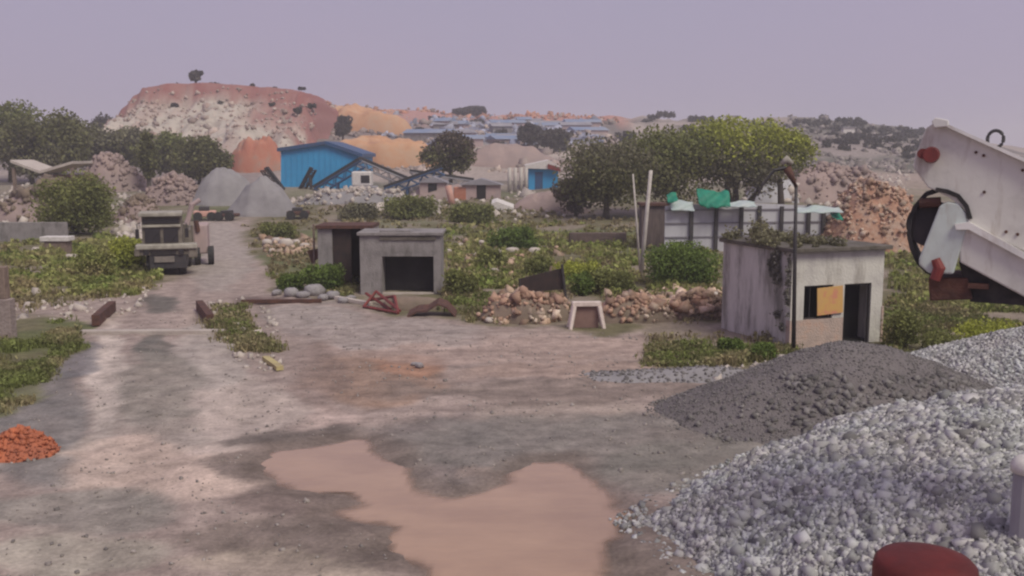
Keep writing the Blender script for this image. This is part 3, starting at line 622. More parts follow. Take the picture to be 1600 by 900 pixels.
cover('dry_weeds', [([(375, 345), (500, 320), (560, 305), (870, 308), (1000, 350), (1130, 385), (1130, 500), (760, 505), (690, 470), (690, 360), (490, 360), (490, 420), (420, 430)], 5200),
    ([(1010, 525), (1240, 530), (1240, 575), (1015, 578)], 500), ([(1385, 400), (1620, 420), (1620, 545), (1385, 560)], 1500), ([(0, 380), (240, 380), (200, 466), (0, 490)], 1000), ([(320, 468), (385, 475), (440, 578), (340, 525)], 500)], M['grassdry'], h=.36)

# rubble: loose broken stone nobody could count
def rubble(name, polys, m, hmax, size, kind='stuff'):
    Vs = []
    for poly, n in polys:
        xs_ = [p[0] for p in poly]; ys_ = [p[1] for p in poly]; px = rng.uniform(min(xs_), max(xs_), n * 3); py = rng.uniform(min(ys_), max(ys_), n * 3)
        k = inpoly(px, py, poly); px, py = px[k][:n], py[k][:n]
        a = (px - 800) / F; b_ = (450 - py) / F; rx, ry, rz_ = a, CT + b_ * ST, -ST + b_ * CT; zz = np.zeros(len(px))
        for it in range(6):
            t = (zz - H) / rz_; zz = .5 * zz + .5 * gh(rx * t, ry * t)
        t = (zz - H) / rz_; x, y = rx * t, ry * t
        Vs.append(np.stack([x, y, gh(x, y) + rng.uniform(0, hmax, len(x)) * np.clip(fbm(x / 1.1, y / 1.1, 8) * 2 - .6, 0, 1)], 1))
    P = np.concatenate(Vs); V, Fc = stones_np(P, size * np.clip(rng.lognormal(-.1, .5, len(P)), .3, 3.2) * np.clip(P[:, 1] / 40, .7, 2.5))
    return tag(mesh_np(name, V, Fc, m), kind=kind)
def grit(name, n, x0, x1, y0, y1, m, size):
    x = rng.uniform(x0, x1, n); y = y0 + (y1 - y0) * rng.uniform(0, 1, n) ** 1.5; px, py = proj(x, y, 0 * x)
    k = inpoly(px, py, YARD) & (fbm(x / 1.5, y / 1.5, 111) > .47) & (polydist(x, y, PUDW) < -.25); x, y = x[k], y[k]
    P = np.stack([x, y, gh(x, y) + .004], 1); V, Fc = stones_np(P, size * np.clip(rng.lognormal(-.1, .6, len(P)), .3, 3.5)); return tag(mesh_np(name, V, Fc, m), kind='stuff')
grit('gravel', 9000, -13, 10, 11, 38, mat('yard_grit', (.33, .28, .26), (.20, .175, .17), 1, island=.3), .024)
rubble('loose_stone', [([(790, 455), (885, 460), (895, 505), (780, 508), (755, 495)], 260), ([(950, 455), (1130, 455), (1130, 498), (950, 505)], 420), ([(700, 380), (870, 385), (880, 440), (720, 440)], 90), ([(410, 372), (490, 372), (490, 400), (415, 402)], 130)], M['rubblestone'], .3, .15)
rubble('scattered_rock', [([(190, 330), (225, 330), (225, 375), (180, 372)], 150), ([(0, 455), (240, 455), (200, 500), (0, 500)], 120), ([(320, 465), (430, 470), (440, 580), (380, 580), (340, 520)], 90), ([(560, 300), (900, 300), (900, 345), (560, 345)], 200),
   ([(1080, 575), (1240, 560), (1240, 590), (1080, 600)], 120), ([(0, 290), (230, 290), (230, 350), (0, 360)], 350), ([(1250, 270), (1420, 270), (1420, 330), (1250, 330)], 250)], M['whitestone'], .1, .14)
# ================================================================ gravel piles
PILE = [(2.1, 15.45), (3.4, 17.0), (4.6, 18.4), (6.0, 19.8), (8, 20.6), (10, 21), (17, 20.8), (19, 12), (14, 3.5), (8, 4.0), (5.2, 7), (3.7, 10.5), (3.0, 13.2)]
def ph(x, y):
    s = polydist(x, y, PILE) + (fbm(np.asarray(x) / 1.2, np.asarray(y) / 1.2, 15) - .5) * .9
    z = 2.95 * (1 - np.exp(-np.maximum(s, 0) * .26)) + (fbm(np.asarray(x) / 1.6, np.asarray(y) / 1.6, 16) - .5) * .35 * np.clip(s, 0, 1)
    return np.where(s > 0, z, s * .3)
def big_pile():
    xs = np.arange(.8, 19.5, .16); ys = np.arange(3, 21.6, .16); X, Y = np.meshgrid(xs, ys); x = X.ravel(); y = Y.ravel(); z = ph(x, y)
    ny, nx = X.shape; i = np.arange(nx * ny).reshape(ny, nx); Fc = np.stack([i[:-1, :-1].ravel(), i[:-1, 1:].ravel(), i[1:, 1:].ravel(), i[1:, :-1].ravel()], 1)
    keep = (z[Fc] > -.15).any(1); Fc = Fc[keep]
    n = 520000; sx = rng.uniform(1.2, 14, n); sy = 4.5 + 16.5 * rng.uniform(0, 1, n); sz = ph(sx, sy)
    px, py = proj(sx, sy, sz); s0 = polydist(sx, sy, PILE)
    k = ((sz > -.02) | ((s0 > -.5) & (rng.uniform(0, 1, n) < .10) & (s0 > -.9))) & (px > 900) & (px < 1800) & (py < 1050) & (rng.uniform(0, 1, n) < .62)
    P = np.stack([sx[k], sy[k], np.maximum(sz[k], 0) + .01], 1); S = np.where(rng.uniform(0, 1, k.sum()) < .07, .085, .048) * np.clip(rng.lognormal(0, .35, k.sum()), .4, 2.2)
    SV, SF = stones_np(P, S)
    V, Fc, mi = join([(np.stack([x, y, z], 1), Fc, 0), (SV, SF, 1)])
    return tag(mesh_np('gravel_pile', V, Fc, [M['stonebase'], M['stone']], mi), 'huge pale grey heap of coarse broken stone filling the right foreground', 'gravel pile')
big_pile()
def mound(name, cx, cy, rx, ry, h, m, label, cat, stones, seed, cond=None, pw=1.5, rot=0):
    nr, na = 46, 110; r = np.linspace(0, 1.04, nr)[:, None]; a = np.linspace(0, 2 * np.pi, na, endpoint=False)[None]
    wob = 1 + .12 * (vn(np.cos(a) * 1.5 + seed, np.sin(a) * 1.5, seed) - .5) * 2
    X = r * np.cos(a) * rx * wob; Y = r * np.sin(a) * ry * wob
    q = np.sqrt(r ** 2 + .05) - math.sqrt(.05); q = q / (math.sqrt(1.05) - math.sqrt(.05))
    Z = h * (1 - q ** 1.0) + (fbm(X / .7, Y / .7, seed, 5) - .5) * .18 * np.ones_like(X) * np.clip((1.05 - r) * 4, 0, 1)
    V = np.stack([X.ravel(), Y.ravel(), Z.ravel()], 1); i = np.arange(nr * na).reshape(nr, na); j = np.roll(i, -1, 1)
    Fc = np.stack([i[:-1].ravel(), i[1:].ravel(), j[1:].ravel(), j[:-1].ravel()], 1)
    parts = [(V, Fc, 0)]; ms = [m]
    for (n, s, sm, cnd) in stones:
        aa = rng.uniform(0, 2 * np.pi, n); rr = np.sqrt(rng.uniform(0, 1.1, n)); x = rr * np.cos(aa) * rx; y = rr * np.sin(aa) * ry
        wb = 1 + .12 * (vn(np.cos(aa) * 1.5 + seed, np.sin(aa) * 1.5, seed) - .5) * 2; x = x * wb; y = y * wb; qq = (np.sqrt(rr ** 2 + .05) - math.sqrt(.05)) / (math.sqrt(1.05) - math.sqrt(.05)); z = np.maximum(h * (1 - qq) + (fbm(x / .7, y / .7, seed, 5) - .5) * .18 * np.clip((1.05 - rr) * 4, 0, 1), 0)
        k = cnd(x, y, z); P = np.stack([x, y, z], 1)[k]
        SV, SF = stones_np(P, s * rng.uniform(.5, 1.4, len(P))); parts.append((SV, SF, len(ms))); ms.append(sm)
    V, Fc, mi = join(parts); o = mesh_np(name, V, Fc, ms, mi); o.location = (cx, cy, 0); return tag(o, label, cat)
mound('gravel_pile', 8.0, 22.6, 4.6, 3.3, 1.62, M['dustdark'], 'dark grey brown dust mound with a skirt of coarse stones in front of the hut', 'gravel pile',
      [(11000, .035, M['stonedark'], lambda x, y, z: z < 9), (2600, .11, M['stonedark'], lambda x, y, z: (y < -.7) & (x > -1.9) & (x < 2.6) & (z < 1.1) & (fbm(x, y, 3) > .3)), (700, .12, M['stonedark'], lambda x, y, z: (y < -1.2) & (x < -.5))], 3)
mound('gravel_pile', 16.5, 26.5, 6.4, 4.2, 1.62, M['dustgrey'], 'grey fine gravel pile at the right edge behind the coarse stones', 'gravel pile',
      [(22000, .07, M['stone'], lambda x, y, z: z < 9)], 6)
mound('gravel_spread', 5.2, 26.2, 3.6, .9, .22, M['dustgrey'], 'low strip of pale gravel beside the grass at the hut corner', 'gravel pile', [(700, .06, M['stonedark'], lambda x, y, z: z < 9)], 9)
o = heap('brick_earth_heap', 10, 724, 125, 672, M['orangenear'], 'small bright orange heap of broken brick at the left edge', 'earth heap', 21, .8, .15, 1.2, stones=(900, .045, M['orangenear']))
heap('rubble_heap', 822, 506, 150, 462, M['dirt'], 'low brown rubble heap under the tilted black sheet', 'rubble heap', 41, .4, .3, 2.5, stones=(420, .13, M['redrubble']))
heap('rubble_heap', 1000, 505, 150, 466, M['dirt'], 'low rusty rubble heap just right of the white table', 'rubble heap', 42, .4, .3, 2.5, stones=(420, .13, M['redrubble']))
heap('rubble_heap', 1095, 500, 110, 458, M['dirt'], 'reddish rubble heap with pale rocks against the hut side wall', 'rubble heap', 43, .4, .3, 2.2, stones=(380, .15, M['rubblestone']))
# grey boulders on the road edge by the booth
def rock(px, py, s, m, label, cat='rock', group=None, name='rock', flat=.7, seed=0):
    r = np.random.default_rng(seed + int(px * 7 + py)); p = g(px, py)
    nu, nv = 9, 6; a = np.linspace(0, 2 * np.pi, nu, endpoint=False); vs_ = []; 
    for j in range(nv + 1):
        th = math.pi * j / nv
        for q in a: vs_.append([math.sin(th) * math.cos(q), math.sin(th) * math.sin(q), math.cos(th)])
    V = np.array(vs_); nrm = V / 1.0; V = V * (1 + .35 * (fbm(V[:, 0] * 1.4 + seed + px, V[:, 1] * 1.4 + V[:, 2] * 1.1 + py, 4, 3) - .5) * 2)[:, None]
    V = np.sign(V) * np.minimum(np.abs(V), .82); V *= np.array([s * r.uniform(.85, 1.3), s * r.uniform(.7, 1), s * flat * r.uniform(.7, 1)]) * .5
    Fc = [(j * nu + i, (j + 1) * nu + i, (j + 1) * nu + (i + 1) % nu, j * nu + (i + 1) % nu) for j in range(nv) for i in range(nu)]
    o = mesh_np(name, V, np.array(Fc), m); o.location = (p.x, p.y, p.z + s * flat * .3); o.rotation_euler = (0, 0, r.uniform(0, 3)); return tag(o, label, cat, group)
M['greyrock'] = mat('grey_rock', (.33, .30, .31), (.25, .225, .235), 3, bump=.5)
for k, (px, py, s) in enumerate([(432, 462, .5), (455, 463, .7), (474, 466, .6), (492, 462, .95), (505, 470, .6), (520, 468, .8), (536, 474, .5), (548, 470, .45), (483, 473, .4)]):
    rock(px, py, s, M['greyrock'], 'grey boulder in the row along the road edge left of the booth', group='boulders along the road edge', seed=k)
for k, (px, py, s) in enumerate([(418, 384, 1.0), (432, 380, .8), (447, 387, 1.2), (463, 383, .8), (476, 388, .7), (425, 396, .6)]):
    rock(px, py, s, M['whitestone'], 'cream white rock in the cluster beside the far road', group='cream rocks beside the far road', seed=k + 20)
for k, (px, py, s) in enumerate([(718, 388, .7), (742, 402, .6), (762, 412, .8), (775, 400, .9), (788, 408, .6), (800, 396, .8), (772, 428, .6), (835, 398, .9), (752, 382, .6), (700, 396, .5), (858, 440, .5)]):
    rock(px, py, s, M['whitestone'], 'pale rock lying among the weeds right of the booth', group='pale rocks among the weeds', seed=k + 40)
for k, (px, py, s) in enumerate([(765, 505, .45), (808, 498, .5), (832, 502, .7), (848, 478, .7), (862, 490, .5), (960, 490, .5), (990, 500, .6), (1012, 486, .5), (1075, 480, 1.0), (1100, 474, 1.3), (1118, 484, .9), (1030, 474, .7), (1050, 492, .5), (975, 472, .6), (820, 478, .6)]):
    rock(px, py, s, M['rubblestone'] if k % 3 else M['whitestone'], 'pinkish stone block in the rubble line before the weeds', group='blocks in the rubble line', seed=k + 60)
rock(112, 408, .8, M['whitestone'], 'pale rock in the green verge left of the truck', seed=90); rock(58, 398, .9, M['whitestone'], 'pale rock below the grey low wall', seed=91)
rock(655, 575, .3, M['greyrock'], 'lone small grey stone lying in the bare yard', seed=92)
rock(648, 572, .22, M['greyrock'], 'smallest stone beside the lone grey stone in the yard', seed=96)
rock(1228, 570, .6, M['whitestone'], 'pale stone at the left foot of the dark mound', seed=93)
rock(1545, 552, .6, M['whitestone'], 'pale stone behind the grey gravel pile at right', seed=94)

# ================================================================ white hut
HA = R(20); HU = Vector((math.cos(HA), math.sin(HA), 0)); HO = Vector((8.6, 30.0, 0))
def onwall(px, py):
    lo, hi = -1.0, 5.0
    for _ in range(50):
        u = (lo + hi) / 2; q = HO + HU * u; d = ray(px, py); t = q.y / d.y
        if d.x * t > q.x: lo = u
        else: hi = u
    return u, at(px, py, (HO + HU * u).y).z
hut = empty('brick_hut', HO, HA, 'small flat roofed plastered hut with open doorway and one window', 'hut')
W_, D_, Tk = 3.48, 3.9, .2
ztop = 3.0; u0, zt = onwall(1257, 447); u1, zb = onwall(1300, 497); d0, dt = onwall(1320, 444); d1, _ = onwall(1357, 545)
fw = MB()
fw.box(0, u0, 0, Tk, zb, ztop).box(u0, u1, 0, Tk, zt, ztop).box(u1, d0, 0, Tk, zb, ztop).box(d0, d1, 0, Tk, dt, ztop).box(d1, W_, 0, Tk, .0, ztop)
fw.build('front_wall', M['render'], hut)
lw = MB(); lw.box(.0, d0, 0.002, Tk, -.1, zb); lw.build('lower_wall', M['render_pink'], hut)
sw = MB(); sw.box(0, Tk, Tk, D_ - Tk, -.1, ztop); sw.build('side_wall', M['dirty_wall'], hut, bevel=.012)
sw = MB(); sw.box(W_ - Tk, W_, Tk, D_ - Tk, -.1, ztop).box(0, W_, D_ - Tk, D_, -.1, ztop); sw.build('rear_wall', M['dirty_wall'], hut)
MB().box(-.12, W_ + .14, -.22, D_ + .12, ztop, ztop + .13).build('roof', M['roofdark'], hut, bevel=.02)
MB().box(W_ - .02, W_ + .05, -.03, .02, 0, 1.15).build('brick_edge', M['render_pink'], hut)
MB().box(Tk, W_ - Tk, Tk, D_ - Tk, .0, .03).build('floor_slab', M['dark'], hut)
ib = MB(); ib.box(Tk + .003, W_ - Tk - .003, .85, .91, .03, ztop); ib.build('shade_backing', M['dark'], hut)  # near-black sheet added close behind door and window so the inside looks dark
fr = MB(); fr.box(u0, u1, .05, .1, zb, zb + .05).box(u0, u1, .05, .1, zt - .05, zt).box(u0, u0 + .05, .05, .1, zb, zt).box(u1 - .05, u1, .05, .1, zb, zt)
for k in range(1, 4): fr.box(u0 + (u1 - u0) * k / 4 - .01, u0 + (u1 - u0) * k / 4 + .01, .07, .09, zb, zt)
fr.build('window_frame', M['darkmetal'], hut)
s0, sz1 = onwall(1276, 449); s1, sz0 = onwall(1314, 489)
MB().box(s0, s1, -.07, -.04, sz0, sz1, Matrix.Rotation(R(-3), 3, 'Y')).build('shutter', M['yellowboard'], hut)
db = MB(); db.box(d0 - .0, d0 + .05, .04, .12, 0, dt).box(d1 - .05, d1, .04, .12, 0, dt).box(d0, d1, .04, .12, dt - .05, dt); db.build('door_frame', M['darkmetal'], hut)
MB().box(d0 + .05, d0 + .09, .12, .12 + .6, .05, dt - .06).build('door', mat('dark_green_door', (.03, .045, .045), (.05, .05, .055), 2), hut)
# creeper on the side wall near the corner, and weeds on the roof
def local_leaves(name, P, s, m, loc, rz, label, cat, extra=None):
    V, Fc = leaves_np(P, s * rng.uniform(.6, 1.5, len(P))); o = mesh_np(name, V, Fc, m); o.location = loc; o.rotation_euler = (0, 0, rz); return tag(o, label, cat)
n = 9000; P = np.stack([-.04 - np.abs(rng.normal(0, .07, n)), rng.uniform(.0, 1.9, n), rng.uniform(0, 3.2, n)], 1)
k = (P[:, 1] < .1 + .75 * (P[:, 2] / 3.1) ** .8 + .5 * fbm(P[:, 1] * 2, P[:, 2] * 2, 4)) & (fbm(P[:, 1] * 3, P[:, 2] * 1.2, 14) > .53)
local_leaves('creeper', P[k], .075, mat('dry_creeper', (.22, .20, .175), (.15, .14, .12), .8, island=.3), HO, HA, 'dry greyish creeper hanging down the corner of the stained hut wall', 'creeper')
n = 5200; P = np.stack([rng.uniform(-.3, 2.0, n), rng.uniform(-.1, 3.7, n), 3.12 + np.abs(rng.normal(0, .14, n))], 1); k = fbm(P[:, 0] * 1.5, P[:, 1] * 1.5, 24) > .42
hump = np.exp(-((P[:, 0] - .2) / .5) ** 2 - ((P[:, 1] - 2.4) / .7) ** 2); P[:, 2] += hump * rng.uniform(0, .9, n)
local_leaves('roof_weed', P[k], .085, M['l_grey'], HO, HA, 'dry brush growing on the hut roof above the stained wall', 'plant')

# ================================================================ concrete booth
def px_x(px, Y): return at(px, 300, Y).x
def px_z(py, Y): return at(800, py, Y).z
Y0 = 42.0; bz = gz(-5, 42)
bo = empty('concrete_booth', (px_x(560, Y0), Y0, 0), 0, 'grey concrete booth with a wide dark counter opening', 'booth'); ox = bo.location.x
X = lambda px: px_x(px, Y0) - ox
Z = lambda py: px_z(py, Y0)
m_ = MB(); m_.box(0, X(595), 0, 2.2, -.3, Z(368)).box(X(676), X(687), 0, 2.2, -.3, Z(368)).box(X(595), X(676), 0, .22, Z(401), Z(368)).box(X(595), X(676), 0, .22, -.3, Z(458)).box(X(595), X(676), 2.0, 2.2, -.3, Z(368))
m_.build('wall', M['concrete'], bo, bevel=.015)
MB().box(-.1, X(691), -.12, 2.3, Z(368), Z(363)).build('roof', M['concrete'], bo, bevel=.02)
MB().box(X(592), X(680), -.06, .1, Z(375), Z(369.5)).build('shaded_fascia', M['roofdark'], bo)  # band under the roof edge, its shadow put into the dark colour
MB().box(X(592), X(640), -.03, .05, Z(363), Z(360)).build('ledge', M['concrete'], bo)
MB().box(X(595) + .0, X(676), -.06, .26, Z(460), Z(457.5)).build('counter', M['whitestone'], bo)
MB().box(X(595), X(676), .9, .94, Z(458), Z(401)).build('shade_infill', M['dark'], bo)  # near-black sheet added behind the counter opening, painting the shade inside
Y1 = 44.6
bo2 = empty('lean_to_store', (px_x(494, Y1), Y1, 0), 0, 'open dark store with a pale side slab, left of the booth', 'store'); ox2 = bo2.location.x
X2 = lambda px: px_x(px, Y1) - ox2
Z2 = lambda py: px_z(py, Y1)
MB().box(0, X2(517), 0, 2.0, -.3, Z2(357)).build('side_slab', M['concrete'], bo2, bevel=.02)
MB().box(X2(562), X2(582), 0, 2.0, -.3, Z2(357)).build('end_wall', M['concrete'], bo2)
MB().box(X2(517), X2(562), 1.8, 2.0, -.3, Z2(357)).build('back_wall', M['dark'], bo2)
MB().box(-.05, X2(582), -.15, 2.1, Z2(357), Z2(352)).build('roof', M['rust'], bo2)
MB().box(X2(517), X2(546), .1, .16, -.3, Z2(357)).build('door_leaf', M['blackplate'], bo2)
# leaning dark scrap beside it
p = g(488, 412)
MB().prism([at(480, 392, 46), at(500, 388, 46), at(497, 404, 46), at(487, 412, 46)], (0, .12, 0)).build('scrap_plate', M['rust']); tag(bpy.context.scene.objects['scrap_plate'], 'dark rusty plate leaning at the left of the open store', 'scrap')
t = MB(); t.tube([at(491, 412, 45.5), at(490, 350, 45.5)], .05, 6); tag(t.build('post', M['wood']), 'thin dark post standing at the left of the open store', 'post')

# scrap in front of booth
def bars(name, segs, r, m, label, cat):
    t = MB()
    for a, b_ in segs: t.tube([a, b_], r, 5)
    return tag(t.build(name, m), label, cat)
def gp(px, py, z=0): 
    q = g(px, py); return Vector((q.x, q.y, q.z + z))
bars('scrap_metal', [(gp(568, 482, .05), gp(588, 480, .62)), (gp(588, 480, .62), gp(625, 490, .1)), (gp(568, 482, .07), gp(622, 492, .07)), (gp(578, 474, .1), gp(617, 483, .5)), (gp(572, 478, .5), gp(610, 486, .07)), (gp(617, 483, .5), gp(622, 492, .05))], .06, M['redrust'], 'tangled maroon steel frame lying left of the booth front', 'scrap')
t = MB(); pts = []
for px, z in [(636, .02), (652, .22), (668, .26), (684, .5), (698, .38), (712, .02)]: pts.append(gp(px, 496, z))
for a, b_ in zip(pts[:-1], pts[1:]): t.add([a, b_, b_ + Vector((0, .9, .1)), a + Vector((0, .9, .1)), a - Vector((0, 0, .06)), b_ - Vector((0, 0, .06)), b_ + Vector((0, .9, .04)), a + Vector((0, .9, .04))], [(0, 1, 2, 3), (7, 6, 5, 4), (0, 4, 5, 1), (2, 6, 7, 3), (1, 5, 6, 2), (3, 7, 4, 0)])
tag(t.build('bent_sheet', M['rust']), 'bent dark brown metal sheet lying right of the booth front', 'scrap')
t = MB(); t.box(-.9, .9, -.12, .12, 0, .14); o = t.build('timber_plank', M['whitestone']); o.location = gp(552, 474, .02); o.rotation_euler = (0, R(4), R(-30)); tag(o, 'pale timber plank lying between boulders and maroon frame', 'plank')
heap('earth_heap', 645, 486, 120, 464, M['dirt'], 'low brown earth step directly under the booth counter', 'earth heap', 31, .35, .15, 2.5)

# black sheet on rubble
q = [at(810, 436, 40), at(879, 419, 40), at(881, 452, 40), at(812, 458, 40)]
bs = empty('steel_sheet', (px_x(845, 40), 40, 0), 0, 'tilted black steel sheet held by a dark post above the rubble', 'sheet'); inv = bs.location
t = MB(); t.prism([v - inv for v in q], (0, .08, 0)); t.build('plate', M['blackplate'], bs)
t = MB(); t.tube([at(878, 413, 39.9) - inv, Vector((px_x(886, 39.9), 39.9, 0)) - inv], .055, 6); t.build('post', M['darkmetal'], bs); t = MB(); t.tube([at(812, 436, 39.9) - inv, Vector((px_x(815, 39.9), 39.9, 0)) - inv], .03, 6); t.build('post', M['darkmetal'], bs)

# white table
tp = g(916, 514); tb = empty('display_frame', tp, R(4), 'pale upright frame with splayed legs and a reddish board at the yard edge', 'frame')
s = tp.y / F; wd = 23 * s; ht = 43 * s
MB().box(-wd, wd, -.13, .13, ht - .16, ht).build('top_rail', M['pinkwhite'], tb, bevel=.02)
for sx in (-1, 1):
    for sy in (-1, 1):
        t = MB(); t.tube([(sx * (wd - .07), sy * .08, ht - .16), (sx * (wd + .08), sy * .26, 0)], [.09, .07], 6); t.build('leg', M['pinkwhite'], tb)
MB().box(-wd + .08, wd - .08, .0, .04, .02, ht - .16).build('back_panel', M['brownpanel'], tb)
# ================================================================ poles, lamp
def pole(px0, py0, px1, py1, r, m, label, cat='pole', name='pole', Y=None, taper=.7):
    b_ = g(px1, py1) if Y is None else Vector((at(px1, py1, Y).x, Y, gz(at(px1, py1, Y).x, Y)))
    tpp = at(px0, py0, b_.y); d = tpp - b_
    t = MB(); t.tube([(0, 0, -.15), d * .5, d], [r, r * (1 + taper) / 2, r * taper], 8); o = t.build(name, m, smooth=True); o.location = b_; return tag(o, label, cat)
pole(1017, 266, 1001, 434, .11, M['palepole'], 'thick pale pole leaning slightly right, before the olive tree', taper=.8)
pole(989, 272, 1001, 400, .06, M['palepole'], 'thinner pale pole leaning left, just beside the thick pole', Y=50)
lb = g(1240, 548); lb = Vector((at(1240, 548, 29.4).x, 29.4, 0.0)); lp = empty('street_lamp', lb, 0, 'tall thin post with a bent arm and dark lamp hood beside the hut corner', 'street lamp')
lo = lambda px, py: at(px, py, 29.4) - lb
t = MB(); t.tube([(0, 0, -.1), lo(1242, 400), lo(1244, 290)], [.07, .06, .05], 8); t.build('pole', M['darkmetal'], lp, smooth=True)
t = MB(); t.tube([lo(1244, 292), lo(1237, 276), lo(1229, 262)], [.06, .1, .13], 8); t.build('lamp_hood', M['rust'], lp, smooth=True)
t = MB(); t.tube([lo(1222, 256), lo(1229, 249), lo(1238, 256)], [.07, .13, .07], 8); t.build('lamp_cap', M['trucklight'], lp, smooth=True)
t = MB(); t.tube([lo(1228, 262), lo(1210, 266), lo(1192, 288), lo(1184, 306)], [.07, .05, .04, .03], 6); t.build('side_arm', M['darkmetal'], lp)
# left gate post
gpst = g(13, 528); s = gpst.y / F
gt = empty('gate_post', gpst, 0, 'rough masonry gate post with a brown rotten top at the left edge', 'post')
MB().box(-12 * s, 9 * s, -.15, .25, -.1, 62 * s).build('lower_shaft', mat('pinkish_masonry', (.34, .27, .255), (.26, .2, .19), 3, bump=.5), gt, bevel=.03)
MB().box(-12 * s, 3 * s, -.12, .22, 62 * s, 113 * s).build('upper_shaft', M['wood'], gt, bevel=.03)

# ================================================================ weighbridge / road sill
sp = g(248, 522); s = sp.y / F
wb = empty('weighbridge', sp, R(1.5), 'concrete weighbridge sill crossing the dirt road with dark side kerbs', 'weighbridge')
MB().box(-122 * s, 122 * s, -.14, .16, -.15, .13).build('sill', M['whitestone'], wb, bevel=.03)
def rel(px, py, z=0):
    q = g(px, py) - sp; q.z = z; return Matrix.Rotation(-R(1.5), 3, 'Z') @ q
for (a, b_) in (((150, 512), (176, 487)), ((329, 508), (312, 485))):
    pa, pb = rel(*a), rel(*b_); d = (pb - pa).normalized(); nrm = Vector((-d.y, d.x, 0)) * .13; t = MB()
    t.add([pa - nrm, pa + nrm, pb + nrm, pb - nrm] + [v + Vector((0, 0, .38)) for v in (pa - nrm, pa + nrm, pb + nrm, pb - nrm)], [(3, 2, 1, 0), (4, 5, 6, 7), (0, 1, 5, 4), (1, 2, 6, 5), (2, 3, 7, 6), (3, 0, 4, 7)]); t.build('side_kerb', M['rust'], wb)
t = MB(); t.box(-.8, .8, -.1, .1, 0, .12); o = t.build('plank', mat('yellow_plank', (.50, .42, .20), (.36, .28, .16), 3)); o.location = gp(426, 572, .02); o.rotation_euler = (0, 0, R(-62)); tag(o, 'short yellowish plank at the lower tip of the grass strip', 'plank')
t = MB(); t.box(-1.6, 1.6, -.1, .1, 0, .14); o = t.build('timber_beam', M['rust']); o.location = gp(440, 474, .02); o.rotation_euler = (0, 0, R(4)); tag(o, 'dark beam lying flat across the road edge below the boulders', 'beam')
# low wall and crate on the left
wl = g(45, 380); s = wl.y / F
MBw = MB(); MBw.box(-70 * s, 60 * s, 0, .3, -.3, 32 * s); o = MBw.build('low_wall', M['concrete'], bevel=.03); o.location = wl; tag(o, 'low grey concrete wall left of the big round bush', 'wall')
cb = g(88, 397); s = cb.y / F; c_ = empty('trough', cb, 0, 'brown box with a white lid standing in the verge by the low wall', 'box')
MB().box(-18 * s, 16 * s, 0, .8, -.1, 20 * s).build('box_body', M['wood'], c_); MB().box(-24 * s, 20 * s, -.1, .9, 20 * s, 27 * s).build('lid', M['white'], c_, bevel=.02)
vy = 104.0; vo = Vector((px_x(65, vy), vy, gz(px_x(65, vy), vy))); vr = empty('open_shed', vo, 0, 'open shed with two pale roof sheets meeting in a valley, below the left tree line', 'shed')
for a_, b_ in (((16, 254), (62, 271)), ((62, 271), (113, 256))):
    q_ = [at(*a_, vy) - vo, at(*b_, vy) - vo]; t = MB(); t.prism([q_[0], q_[1], q_[1] + Vector((0, 0, .28)), q_[0] + Vector((0, 0, .28))], (0, 5, 0)); t.build('roof_sheet', M['whitestone'], vr)
for px in (18, 64, 110):
    q_ = at(px, 262 if px != 64 else 272, vy) - vo; MB().box(q_.x - .15, q_.x + .15, .3, .6, -.5, q_.z).build('post', M['wood'], vr)
MB().box((at(18, 0, vy) - vo).x, (at(110, 0, vy) - vo).x, 4, 4.2, -.5, (at(64, 274, vy) - vo).z).build('rear_wall', M['brownpanel'], vr)
# white slab, brown bank
q = [at(768, 318, 96), at(776, 315, 96), at(803, 325, 96), at(800, 333, 96), at(772, 325, 96)]
t = MB(); t.prism(q, (0, 1.4, .3)); tag(t.build('concrete_slab', M['white']), 'white broken slab lying on the weedy slope', 'slab')
wl = g(935, 384); s = wl.y / F; t = MB(); t.box(-46 * s, 44 * s, 0, .5, -.5, 20 * s); o = t.build('low_wall', mat('brown_wall', (.16, .11, .10), (.10, .075, .07), 1.4, bump=.5), bevel=.05); o.location = wl; tag(o, 'low dark brown wall among weeds left of the leaning poles', 'wall')
wl = g(1021, 388); s = wl.y / F; sh = empty('timber_shed', wl, 0, 'narrow dark brown plank shed left of the grey sheet fence', 'shed')
MB().box(-19 * s, 18 * s, 0, 1.5, -.2, 66 * s).build('wall', mat('brown_planks', (.17, .125, .12), (.09, .07, .07), 3, stretch=(3, 3, .3)), sh); MB().box(-22 * s, 20 * s, -.15, 1.6, 66 * s, 70 * s).build('roof', M['rust'], sh)

# ================================================================ grey sheet fence with black posts and green tarps
YF = 60.0; f0 = px_x(1040, YF); f1 = px_x(1316, YF + 2); fa = Vector((f0, YF, gz(f0, YF))); fb = Vector((f1, YF + 2, 0)); dv = (fb - fa); Lf = math.hypot(dv.x, dv.y); fr_ = math.atan2(dv.y, dv.x)
fe = empty('sheet_fence', fa, fr_, 'long grey sheet fence with black posts behind the white hut', 'fence')
zt_ = px_z(322, YF) - fa.z; seg = 8
t = MB(); hs = [0, .10, .04, .02, .12, .06, -.02, -.1, -.16]
tops = [zt_ + h_ for h_ in hs]
for k in range(seg):
    x0, x1 = Lf * k / seg, Lf * (k + 1) / seg; z0_, z1_ = tops[k], tops[k + 1]
    zz = -.02 if k % 2 else 0
    t.add([(x0, zz, -.2), (x1, zz, -.2), (x1, zz, z1_), (x0, zz, z0_), (x0, zz + .05, -.2), (x1, zz + .05, -.2), (x1, zz + .05, z1_), (x0, zz + .05, z0_)], [(0, 1, 2, 3), (7, 6, 5, 4), (0, 4, 5, 1), (1, 5, 6, 2), (2, 6, 7, 3), (3, 7, 4, 0)])
t.build('panel', M['sheetgrey'], fe)
